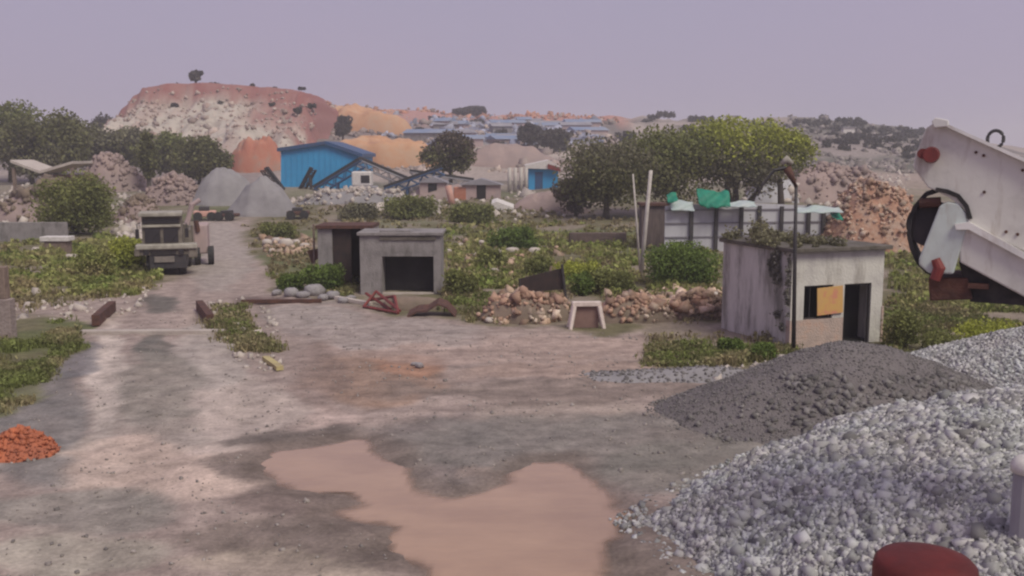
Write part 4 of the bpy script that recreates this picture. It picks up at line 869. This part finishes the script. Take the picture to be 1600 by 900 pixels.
for z_ in (.9, 1.75, 2.55): MB().box(0, Lf, -.09, -.025, z_, z_ + .07).build('rail', mat('rail_grey', (.22, .2, .23)) if z_ < 1 else bpy.data.materials['rail_grey'], fe)
for px in (1079, 1117, 1156, 1184, 1219, 1262, 1286, 1311):
    u = (px - 1040) / 276 * Lf; hh = zt_ * rs.uniform(.93, 1.02)
    MB().box(u - .11, u + .11, -.22, -.095, -.2, hh).build('fence_post', M['darkmetal'], fe)
def tarp(px0, px1, pyt, pyb, m, label, seed, drop):
    am = .35 if m is M['tealtarp'] else 1
    n = 22; xs_ = np.linspace(px_x(px0, YF + .4), px_x(px1, YF + .4), n); zt1 = px_z(pyt, YF); zb1 = px_z(pyb, YF); V = []; rows = 7
    for j in range(rows):
        v = j / (rows - 1)
        for i_, x in enumerate(xs_):
            e = fbm(x / 1.1, seed, seed, 3) - .5; e2 = fbm(x / .8, seed + 3.1, seed + 2, 3) - .5
            top = zt1 + e * 1.3 * am; bot = zb1 + e2 * .8 * am
            V.append([x, YF + .35 - v * .75 + .12 * math.sin(x * 5 + j), top * (1 - v) + bot * v])
    V = np.array(V); Fc = np.array([(j * n + i, j * n + i + 1, (j + 1) * n + i + 1, (j + 1) * n + i) for j in range(rows - 1) for i in range(n - 1)])
    o = mesh_np('tarpaulin', V, Fc, m, smooth=True); sm = o.modifiers.new('thick', 'SOLIDIFY'); sm.thickness = .03; return tag(o, label, 'tarpaulin')
tarp(1041, 1056, 300, 318, M['green_tarp'], 'small green tarpaulin over the left end of the grey fence', 3, 0)
tarp(1046, 1082, 314, 328, M['tealtarp'], 'pale teal sheet draped over the left end of the grey fence', 5, 0)
tarp(1088, 1138, 306, 321, M['green_tarp'], 'bright green tarpaulin sagging over the middle left of the fence', 8, 0)
tarp(1128, 1178, 316, 323, M['tealtarp'], 'pale teal sheet draped right of the sagging green tarpaulin', 11, 0)
tarp(1240, 1312, 325, 331, M['tealtarp'], 'pale teal sheet along the right end of the fence', 14, 0)
tarp(1296, 1312, 324, 338, M['green_tarp'], 'small green tarpaulin at the right end of the fence', 17, 0)

# ================================================================ blue sheds and plant in the distance
YS = 128.0
def P2(px, py, Y, o): return at(px, py, Y) - o
so_ = Vector((px_x(438, YS), YS, gz(px_x(500, YS), YS) - .3)); bs_ = empty('blue_shed', so_, 0, 'large bright blue corrugated shed below the red capped hill', 'shed')
out = [P2(439, 300, YS, so_), P2(439, 236, YS, so_), P2(510, 226, YS, so_), P2(562, 244, YS, so_), P2(562, 300, YS, so_)]
for v in (out[0], out[-1]): v.z = 0
t = MB(); t.prism(out, (0, 12, 0)); t.build('wall', M['bluesheet'], bs_)
for a, b_ in ((out[1], out[2]), (out[2], out[3])):
    t = MB(); dn = Vector((0, 0, .45)); e = (b_ - a).normalized() * .4; a2, b2_ = a - (e if a is out[1] else e * 0), b_ + (e if b_ is out[3] else e * 0)
    t.add([v + Vector((0, -.5, 0)) for v in (a2, b2_, b2_ + dn, a2 + dn)] + [v + Vector((0, 12.5, 0)) for v in (a2, b2_, b2_ + dn, a2 + dn)], [(0, 1, 2, 3), (7, 6, 5, 4), (0, 4, 5, 1), (2, 6, 7, 3), (1, 5, 6, 2), (3, 7, 4, 0)]); t.build('roof_sheet', M['bluedark'], bs_)
for k in range(1, 14):
    x = out[0].x + (out[-1].x - out[0].x) * k / 14; zt2 = np.interp(x, [out[1].x, out[2].x, out[3].x], [out[1].z, out[2].z, out[3].z])
    MB().box(x - .05, x + .05, -.06, 0, .05, zt2 - .05).build('rib', M['bluesheet'], bs_)
so_ = Vector((px_x(825, YS), YS, gz(px_x(845, YS), YS) - .2)); b3 = empty('blue_building', so_, 0, 'small blue walled building with a white roof edge beyond the weeds', 'building')
q = [P2(826, 300, YS, so_), P2(826, 264, YS, so_), P2(872, 264, YS, so_), P2(872, 300, YS, so_)]; q[0].z = q[-1].z = 0
t = MB(); t.prism(q, (0, 7, 0)); t.build('wall', M['bluesheet'], b3)
q = [P2(820, 258, YS - .6, so_), P2(858, 250, YS - .6, so_), P2(877, 262, YS - .6, so_), P2(877, 265, YS - .6, so_), P2(822, 263, YS - .6, so_)]; t = MB(); t.prism(q, (0, 8.2, 0)); t.build('roof', M['white'], b3)
q = [P2(856, 256, YS - .8, so_), P2(876, 262, YS - .8, so_), P2(876, 268, YS - .8, so_), P2(856, 264, YS - .8, so_)]; t = MB(); t.prism(q, (0, .15, 0)); t.build('rust_panel', M['redrust'], b3)
MB().box(P2(836, 290, YS, so_).x, P2(848, 290, YS, so_).x, -.05, 0, .1, 2.4).build('door', M['bluedark'], b3)
for k, px in enumerate((796, 805, 814, 822)):
    pole(px, 262, px, 308, .22, M['palepole'], 'pale concrete column in the short row left of the blue building', 'column', 'column', Y=118 + k * .1, taper=1).__setitem__('group', 'columns beside the blue building')
# conveyors
def conveyor(a, b_, Y, wd, m, label, legs=(), name='belt_conveyor', th=.6):
    A, B = at(*a, Y), at(*b_, Y + 1); gl = min(gz(A.x, Y), gz(B.x, Y)); root = empty(name, (A.x, Y, gz(A.x, Y)), 0, label, 'conveyor'); o_ = Vector(root.location)
    d = (B - A).normalized(); up = d.cross(Vector((0, 1, 0))).normalized(); up = up if up.z > 0 else -up
    t = MB(); t.prism([A - o_, B - o_, B - o_ + up * th * .35, A - o_ + up * th * .35], (0, wd, 0)); t.build('belt', M['rubber'], root)
    t = MB()
    for y_ in (-.12, wd):
        t.tube([A - o_ + Vector((0, y_, 0)) - up * th * .1, B - o_ + Vector((0, y_, 0)) - up * th * .1], .1, 5); t.tube([A - o_ + Vector((0, y_, 0)) - up * th, B - o_ + Vector((0, y_, 0)) - up * th], .1, 5)
        for k in range(9):
            q0 = A.lerp(B, k / 9) - o_ + Vector((0, y_, 0)); q1 = A.lerp(B, (k + 1) / 9) - o_ + Vector((0, y_, 0)); t.tube([q0 - up * th * (.1 if k % 2 else 1), q1 - up * th * (1 if k % 2 else .1)], .06, 4)
    t.build('frame', m, root)
    for f in legs:
        q = A.lerp(B, f); t = MB(); g_ = gz(q.x, q.y) - .2
        for y_ in (0, wd): t.tube([q - o_ + Vector((0, y_, -th)), Vector((q.x, q.y + y_, g_)) - o_], .14, 5)
        t.build('leg', m, root)
    return root
conveyor((414, 262), (441, 297), 112, 1.0, M['darkmetal'], 'dark conveyor arm sloping down to the left foot of the blue shed', (.97,))
conveyor((486, 262), (468, 296), 122, .7, M['darkmetal'], 'short dark steep conveyor in front of the blue shed wall', (.1,))
conveyor((562, 250), (490, 294), 120, 1.2, M['bluedark'], 'long blue conveyor rising right across the front of the blue shed', (.1, .5), th=1.0)
conveyor((560, 248), (640, 282), 123, 1.2, M['greyroof'], 'grey conveyor sloping down to the right from the blue shed', (.2, .6), th=.9)
conveyor((690, 262), (600, 294), 118, 1.2, M['bluedark'], 'blue grey conveyor ending under the lone dark tree', (.15, .6), th=.9)
conveyor((740, 282), (640, 268), 124, 1.0, M['greyroof'], 'pale grey conveyor passing behind the lone dark tree trunk', (.2, .7), th=.8)
# white loader
Yl = 108.0; gl = gz(px_x(563, Yl), Yl); ld = empty('wheel_loader', (px_x(563, Yl), Yl, max(gl, px_z(308, Yl))), 0, 'small white cabbed loader parked before the blue conveyors', 'loader'); o_ = Vector(ld.location); q = lambda px, py: at(px, py, Yl) - o_
a, b_ = q(549, 268), q(580, 291)
MB().box(a.x, b_.x, 0, 1.8, b_.z, a.z).build('cab', M['white'], ld, bevel=.15)
MB().box(q(558, 0).x, q(572, 0).x, -.03, .02, q(0, 286).z, q(0, 274).z).build('window', M['glass'], ld)
MB().box(a.x - .3, b_.x + .5, -.2, 2.2, .5, b_.z).build('body', M['greyroof'], ld, bevel=.1)
for x in (a.x, b_.x): 
    t = MB(); t.tube([(x, -.4, .55), (x, .1, .55)], .55, 16); t.build('wheel', M['rubber'], ld)
# salmon marker panels
pole(700, 290, 707, 320, .35, M['salmon'], 'salmon pink leaning board below the lone dark tree', 'board', 'board', taper=1)
t = MB(); c = g(716, 314); t.box(-.5, .9, 0, .6, 0, 1.5); o = t.build('barrel_stack', M['redsoil'], bevel=.1); o.location = c; o.name = 'red_tank'; tag(o, 'small red tank right of the salmon board', 'tank')
for k, (px, py, wv, hv, mk, lab) in enumerate([(676, 312, 40, 26, 'pinkwall', 'pale pink walled shelter left of the salmon board'), (752, 312, 60, 22, 'pinkwall', 'low pink walled shelter right of the red tank')]):
    c = g(px, py); s = c.y / F; r_ = empty('shelter', c, 0, lab, 'shelter')
    MB().box(-wv / 2 * s, wv / 2 * s, 0, 3, -.2, hv * s).build('wall', M[mk], r_)
    t = MB(); t.prism([(-wv / 2 * s - .3, -.3, hv * s), (wv / 2 * s + .3, -.3, hv * s), (0, -.3, hv * s + .7)], (0, 3.6, 0)); t.build('roof', M['greyroof'], r_)
    MB().box(-.5, .5, -.04, 0, 0, 1.8).build('door', M['dark'], r_)
# distant little sheds
kinds = [('blueroof', 'far shed with a faded blue roof on the central slope', 'blue roofed sheds on the slope'), ('greyroof', 'far shed with a grey roof on the central slope', 'grey roofed sheds on the slope')]
for k in range(20):
    px = rs.uniform(660, 925); Yk = rs.uniform(225, 330); Xk = px_x(px, Yk); zk = gz(Xk, Yk); mk, lab, grp = kinds[0 if rs.random() < .62 else 1]
    wv, dvv, hv = rs.uniform(4, 12), rs.uniform(4, 8), rs.uniform(.9, 1.8); r_ = empty('hillside_shed', (Xk, Yk, zk), rs.uniform(-.4, .4), lab, 'shed', grp)
    MB().box(-wv / 2, wv / 2, -dvv / 2, dvv / 2, -1, hv).build('wall', M[rs.choice(['pinkwall', 'concrete'])], r_)
    t = MB(); t.prism([(-wv / 2 - .4, -dvv / 2 - .4, hv), (-wv / 2 - .4, dvv / 2 + .4, hv), (-wv / 2 - .4, 0, hv + 1.0)], (wv + .8, 0, 0)); t.build('roof', M[mk], r_)
for k, (px, py) in enumerate([(1318, 212), (1364, 220), (1140, 186)]):
    Yk = [300, 262, 300][k]; Xk = px_x(px, Yk); zk = gz(Xk, Yk); r_ = empty('hillside_house', (Xk, Yk, zk), .2, 'tiny white house on the far right hillside', 'house', 'white houses on the far hillside')
    if px < 1200: r_.location.y = 352; r_.location.x = px_x(px, 352); r_.location.z = gz(px_x(px, 352), 352)
    MB().box(-1.8, 2.0, -1.5, 1.5, -1, 1.5).build('wall', M['white'], r_); MB().box(-2.1, 2.3, -1.9, 1.9, 1.5, 1.75).build('roof', M['greyroof'], r_)

def slope_rock(name, x0, x1, y0, y1, n, m, size):
    px = rng.uniform(x0, x1, n); y = rng.uniform(y0, y1, n); x = (px - 800) / F * y; k = fbm(x / 9, y / 14, 5, 3) > .47; x, y = x[k], y[k]
    P = np.stack([x, y, gh(x, y)], 1); V, Fc = stones_np(P, size * np.clip(rng.lognormal(-.1, .6, len(P)), .3, 3.5)); return tag(mesh_np(name, V, Fc, m), kind='stuff')
slope_rock('quarry_rubble', 520, 960, 165, 352, 4200, mat('quarry_rock', (.42, .33, .29), (.22, .17, .17), .05, island=.4), .55)
slope_rock('slate_rubble', 600, 940, 215, 330, 2200, mat('slate_rock', (.20, .22, .33), (.34, .33, .40), .04, island=.4), .7)
slope_rock('red_rubble', 500, 980, 325, 358, 1200, mat('red_rock', (.42, .18, .13), (.50, .27, .18), .04, island=.3), .6)
slope_rock('hillside_rubble', 1225, 1480, 165, 352, 3800, mat('hillside_rock', (.34, .28, .27), (.15, .13, .12), .05, island=.4), .55)
# ================================================================ truck
tp = g(258, 432); TRZ = R(17); tk = empty('dump_truck', tp + Vector((0, 0, 0)), TRZ, 'dusty old flat nosed dump truck parked facing us on the dirt road', 'truck')
s = tp.y / F; Zt = lambda py: at(800, py, tp.y).z - tp.z + .0; Xt = lambda px: (px - 258) * s
MB().box(Xt(226), Xt(286), .55, 2.3, Zt(386), Zt(338)).build('cab', M['truck'], tk, bevel=.06)
MB().box(Xt(222), Xt(287), .25, 2.35, Zt(339), Zt(333)).build('roof_visor', M['trucklight'], tk, bevel=.04)
MB().box(Xt(228), Xt(282), .46, .56, Zt(350), Zt(343)).build('upper_slot', M['glass'], tk)
MB().box(Xt(226), Xt(284), .42, .58, Zt(356), Zt(352)).build('visor_bar', M['trucklight'], tk, bevel=.02)
for a, b_ in ((230, 253), (258, 280)): MB().box(Xt(a), Xt(b_), .5, .56, Zt(380), Zt(358)).build('windscreen', M['glass'], tk)
MB().box(Xt(216), Xt(308), .0, .9, Zt(390), Zt(382)).build('bumper', M['trucklight'], tk, bevel=.06)
MB().box(Xt(221), Xt(296), .15, .8, Zt(399), Zt(390)).build('front_beam', M['truck'], tk, bevel=.04)
MB().box(Xt(243), Xt(273), .08, .16, Zt(410), Zt(401)).build('number_plate', mat('dull_plate', (.24, .20, .18), (.16, .14, .13), 6), tk)
MB().box(Xt(236), Xt(292), .17, 5.6, Zt(420), Zt(399)).build('chassis', M['darkmetal'], tk)
for sx in (232, 284):
    t = MB(); t.tube([(Xt(sx), .05, Zt(394)), (Xt(sx), .2, Zt(394))], .14, 14); t.build('headlight', M['glass'], tk)
for y_, xs_ in ((.9, (236, 284)), (4.6, (232, 290))):
    for px in xs_:
        wh = empty('wheel_hub', (Xt(px), y_, .52)); wh.parent = tk; x_ = -.16
        bpy.data.objects.remove(wh); t = MB(); t.tube([(Xt(px) - .18, y_, .52), (Xt(px) + .18, y_, .52)], .52, 20); w1 = t.build('wheel', M['rubber'], tk, bevel=.05)
        t = MB(); t.tube([(Xt(px) - .2, y_, .52), (Xt(px) + .2, y_, .52)], .22, 12); t.build('rim', M['rust'], w1)
t = MB(); t.box(-1.05, 1.2, 2.5, 6.4, 1.15, 1.35).box(-1.05, -.96, 2.5, 6.4, 1.35, 2.05).box(1.11, 1.2, 2.5, 6.4, 1.35, 2.05).box(-.96, 1.11, 2.5, 2.6, 1.35, 2.35).box(-.96, 1.11, 6.3, 6.4, 1.35, 2.0)
for k in range(6): t.box(1.2, 1.26, 2.6 + k * .72, 2.68 + k * .72, 1.2, 2.05)
t.build('tipper_body', M['truck'], tk)
t = MB()
for k in range(5): t.box(Xt(238), Xt(276), .11, .16, Zt(399) + .02 + k * .045, Zt(399) + .04 + k * .045)
t.build('grille', M['darkmetal'], tk)
for px in (240, 270):
    t = MB(); t.tube([(Xt(px), .48, Zt(379)), (Xt(px) + .3, .47, Zt(366))], .015, 4); t.build('wiper', M['rubber'], tk)
MB().box(Xt(214), Xt(222), .05, 1.3, Zt(400), Zt(388)).build('mudguard', M['truck'], tk, bevel=.05); MB().box(Xt(294), Xt(308), .1, 1.5, Zt(404), Zt(390)).build('mudguard', M['truck'], tk, bevel=.05)
for sx in (-1, 1):
    t = MB(); x_ = Xt(256) + sx * 1.15; t.tube([(x_ - sx * .15, .6, 2.6), (x_, .45, 2.55), (x_, .42, 2.1)], .025, 5); t.build('mirror_arm', M['darkmetal'], tk); MB().box(x_ - .09, x_ + .09, .38, .44, 1.85, 2.3).build('mirror', M['glass'], tk)
# side ladder-like loader beside the truck
Yx = 53.0; xp = Vector((px_x(302, Yx), Yx, gz(px_x(302, Yx), Yx))); ex = empty('compressor_trailer', xp, R(15), 'dusty pink machine on wheels standing behind the right side of the truck', 'machine'); q = lambda px, py: at(px, py, Yx) - xp
MB().box(q(286, 0).x, q(308, 0).x, 0, 2.6, .6, q(0, 352).z).build('body', M['pinkwall'], ex, bevel=.08)
t = MB(); t.tube([q(292, 350), q(300, 320), q(312, 312)], [.16, .14, .12], 8); t.build('exhaust_duct', M['pinkwall'], ex)
t = MB(); t.tube([q(306, 345), q(309, 362)], .13, 8); t.build('side_tank', M['rust'], ex)
for px in (290, 311):
    t = MB(); t.tube([(q(px, 0).x - .12, .2, .5), (q(px, 0).x + .18, .2, .5)], .5, 18); t.build('wheel', M['rubber'], ex)
Yx = 84.0
for k, (px, py, wv, hv, mk, lab) in enumerate([(320, 346, 34, 22, 'salmon', 'small orange pink machine at the end of the road'), (350, 346, 30, 16, 'rust', 'low dark rusty machine at the end of the road'), (465, 344, 34, 18, 'rust', 'dark rusty scrap crate beside the far road')]):
    c = g(px, py); s = c.y / F; r_ = empty('machine', c, rs.uniform(-.3, .3), lab, 'machine')
    MB().box(-wv / 2 * s, wv / 2 * s, 0, 1.6, .35, hv * .7 * s).build('body', M[mk], r_, bevel=.1); MB().box(-wv / 4 * s, wv / 5 * s, .2, 1.3, hv * .7 * s, hv * s).build('cab', M['darkmetal'], r_, bevel=.05)
    for sx in (-.3, .3):
        t = MB(); t.tube([(wv * s * sx, -.12, .4), (wv * s * sx, .2, .4)], .4, 14); t.build('wheel', M['rubber'], r_)

# ================================================================ big white machine at upper right
YM = 11.6; DM = .9; MA = R(25)
mex = Vector((math.cos(MA), -math.sin(MA), 0)); mny = Vector((math.sin(MA), math.cos(MA), 0)); mp0 = at(1500, 300, YM)
mo = Vector((mp0.x, mp0.y, 0)); mc = empty('conveyor_head', mo, -MA, 'cream painted crusher conveyor head with lifting ring jutting in from the right', 'conveyor')
def q(px, py, dy=0):
    d = ray(px, py); t = mny.dot(mp0 - Vector((0, 0, H))) / mny.dot(d); p = d * t - Vector((mo.x, mo.y, 0)); return Vector((p.dot(mex), dy, H + p.z))
up_pts = [(1427, 262), (1429, 246), (1447, 200), (1462, 190), (1600, 251), (1730, 340), (1730, 470), (1620, 402), (1512, 352), (1506, 326), (1482, 308), (1450, 293)]
t = MB(); t.prism([q(*p_) for p_ in up_pts], (0, DM, 0)); t.build('upper_housing', M['machine'], mc, bevel=.015)
fl = [(1462, 186), (1600, 247), (1730, 336), (1730, 341), (1600, 253), (1462, 191)]
t = MB(); t.prism([q(*p_, -.1) for p_ in fl], (0, DM + .2, 0)); t.build('top_flange', M['machinelight'], mc)
t = MB(); t.prism([q(*p_, -.12) for p_ in [(1456, 190), (1462, 184), (1482, 188), (1482, 198), (1460, 200)]], (0, .4, 0)); t.build('corner_lug', M['machinelight'], mc, bevel=.01)
t = MB(); t.tube([q(1455, 242, -.16), q(1455, 242, .02)], [.085, .1], 16); t.tube([q(1442, 240, -.1), q(1442, 240, .02)], .06, 12); t.build('hub', M['redrust'], mc)
c = q(1556, 217, DM * .25); rg = [c + Vector((math.cos(a) * .085, .03 * math.sin(a), math.sin(a) * .1)) for a in np.linspace(0, 2 * math.pi, 21)]
t = MB(); t.tube(rg, .02, 8, cap=False); t.build('lifting_ring', M['darkmetal'], mc, smooth=True)
for px, py in ((1525, 238), (1537, 243), (1538, 300), (1572, 362), (1590, 366), (1598, 266)):
    t = MB(); t.tube([q(px, py, -.02), q(px, py, .03)], .018, 8); t.build('bolt', M['rust'], mc)
# belt wrapping round the head drum
def ribbon(pts, th, y0, y1, m, name):
    t = MB(); P_ = [Vector((q(*p_).x, 0, q(*p_).z)) for p_ in pts]; N = []
    for i in range(len(P_)):
        d = (P_[min(i + 1, len(P_) - 1)] - P_[max(i - 1, 0)]).normalized(); N.append(Vector((-d.z, 0, d.x)) * th / 2)
    for i in range(len(P_) - 1):
        a, b_ = P_[i], P_[i + 1]; vs_ = [a + N[i], b_ + N[i + 1], b_ - N[i + 1], a - N[i]]; t.prism([Vector((v.x, y0, v.z)) for v in vs_], (0, y1 - y0, 0))
    return t.build(name, m, mc)
ribbon([(1462, 296), (1480, 299), (1497, 306), (1510, 322), (1516, 342)], .05, -.03, DM - .1, M['rubber'], 'drum_rim')
ribbon([(1466, 298), (1445, 305), (1428, 325), (1421, 345), (1419, 368), (1424, 390), (1434, 412), (1448, 426), (1462, 432)], .05, .12, DM - .1, M['rubber'], 'belt')
t = MB(); c0 = q(1452, 352, .2); t.tube([c0, c0 + Vector((0, DM - .4, 0))], .27, 28); t.build('drum', M['darkmetal'], mc)
t = MB(); t.tube([q(1436, 318, .1), q(1470, 316, .1)], .06, 8); t.build('scraper', M['rust'], mc)
t = MB(); t.prism([q(*p_, -.02) for p_ in [(1468, 322), (1480, 315), (1498, 318), (1510, 334), (1512, 352), (1490, 428), (1452, 427), (1436, 414), (1436, 404)]], (0, .12, 0)); t.build('chute_plate', M['chute'], mc, bevel=.02)
t = MB(); t.tube([q(1462, 404, -.06), q(1468, 418, -.06), q(1461, 436, -.06)], [.05, .07, .06], 10); t.build('tensioner', M['redrust'], mc)
t = MB(); t.prism([q(*p_, .0) for p_ in [(1496, 352), (1514, 350), (1730, 470), (1730, 545), (1600, 464), (1500, 410)]], (0, DM * .8, 0)); t.build('lower_beam', M['machine'], mc, bevel=.02)
t = MB(); t.prism([q(*p_, -.08) for p_ in [(1492, 350), (1514, 346), (1730, 466), (1730, 474), (1514, 358), (1494, 358)]], (0, DM * .8 + .12, 0)); t.build('beam_flange', M['machinelight'], mc)
t = MB(); t.prism([q(*p_, .1) for p_ in [(1450, 436), (1512, 436), (1520, 470), (1452, 472)]], (0, .9, 0)); t.build('rust_guard', M['rust'], mc, bevel=.02)
t = MB(); t.prism([q(*p_, .14) for p_ in [(1498, 412), (1600, 466), (1730, 548), (1730, 560), (1600, 480), (1516, 474)]], (0, .85, 0)); t.build('underside_box', M['rubber'], mc)
MBp = MB(); MBp.box(q(1512, 448).x, q(1545, 448).x, .04, .098, q(1530, 452).z, q(1530, 444).z); MBp.build('guard_strip', M['rust'], mc)
for px in (1690, 1780):
    for y_ in (.1, DM * .8 - .1):
        p0 = q(px, 500, y_); t = MB(); t.box(p0.x - .07, p0.x + .07, y_ - .06, y_ + .06, .4, p0.z); t.build('leg', M['machine'], mc)
# dark red round tank, bottom right
Yd = 8.0; tx = at(1446, 880, Yd).x; zt3 = at(1446, 868, Yd).z; r_ = 80 / F * Yd * 1.02
t = MB(); prof = [(0, 1), (.10, 1), (.16, .985), (.22, .94), (.26, .86)]; 
def dome(t, r_, z0, z1):
    seg = 40; rings = [(r_, z0), (r_, z1 - .14), (r_ * .97, z1 - .07), (r_ * .88, z1 - .03), (r_ * .6, z1 - .005), (.001, z1)]
    vs_ = [Vector((math.cos(2 * math.pi * k / seg) * a, math.sin(2 * math.pi * k / seg) * a, b)) for a, b in rings for k in range(seg)]
    fs = [(i * seg + k, i * seg + (k + 1) % seg, (i + 1) * seg + (k + 1) % seg, (i + 1) * seg + k) for i in range(len(rings) - 1) for k in range(seg)]
    t.add(vs_, fs)
dome(t, r_, -.1, zt3 - .3); o = t.build('round_tank', M['redcap'], smooth=True); o.location = (tx, Yd, .3); tag(o, 'dark red round topped tank at the bottom edge, standing in the gravel', 'tank')
# white capped pipe on the gravel, right edge
Yp = 11.2; px_ = at(1606, 730, Yp).x; zg = float(ph(px_, Yp)); pc = empty('marker_pipe', (px_, Yp, zg - .1), 0, 'short grey pipe with a white cap standing in the coarse gravel', 'pipe')
zc = at(1592, 714, Yp).z - zg + .1; zc2 = at(1592, 738, Yp).z - zg + .1
t = MB(); t.tube([(0, 0, -.2), (0, 0, zc2)], .15, 16); t.build('pipe', M['greyroof'], pc); t = MB(); t.tube([(0, 0, zc2), (0, 0, (zc + zc2) / 2), (0, 0, zc)], [.18, .19, .12], 18); t.build('cap', M['white'], pc, smooth=True)

# ================================================================ haze
hz_ = MB(); hz_.box(-1400, 1400, -50, 2300, -14, 62); hm = bpy.data.materials.new('haze_air'); hm.use_nodes = True; n_ = hm.node_tree.nodes; n_.remove(n_['Principled BSDF'])
pv = n_.new('ShaderNodeVolumePrincipled'); pv.inputs['Density'].default_value = .0009; pv.inputs['Color'].default_value = (.95, .93, .98, 1); pv.inputs['Anisotropy'].default_value = .2
hm.node_tree.links.new(pv.outputs[0], n_['Material Output'].inputs['Volume']); ho = hz_.build('haze', hm); tag(ho, kind='stuff')
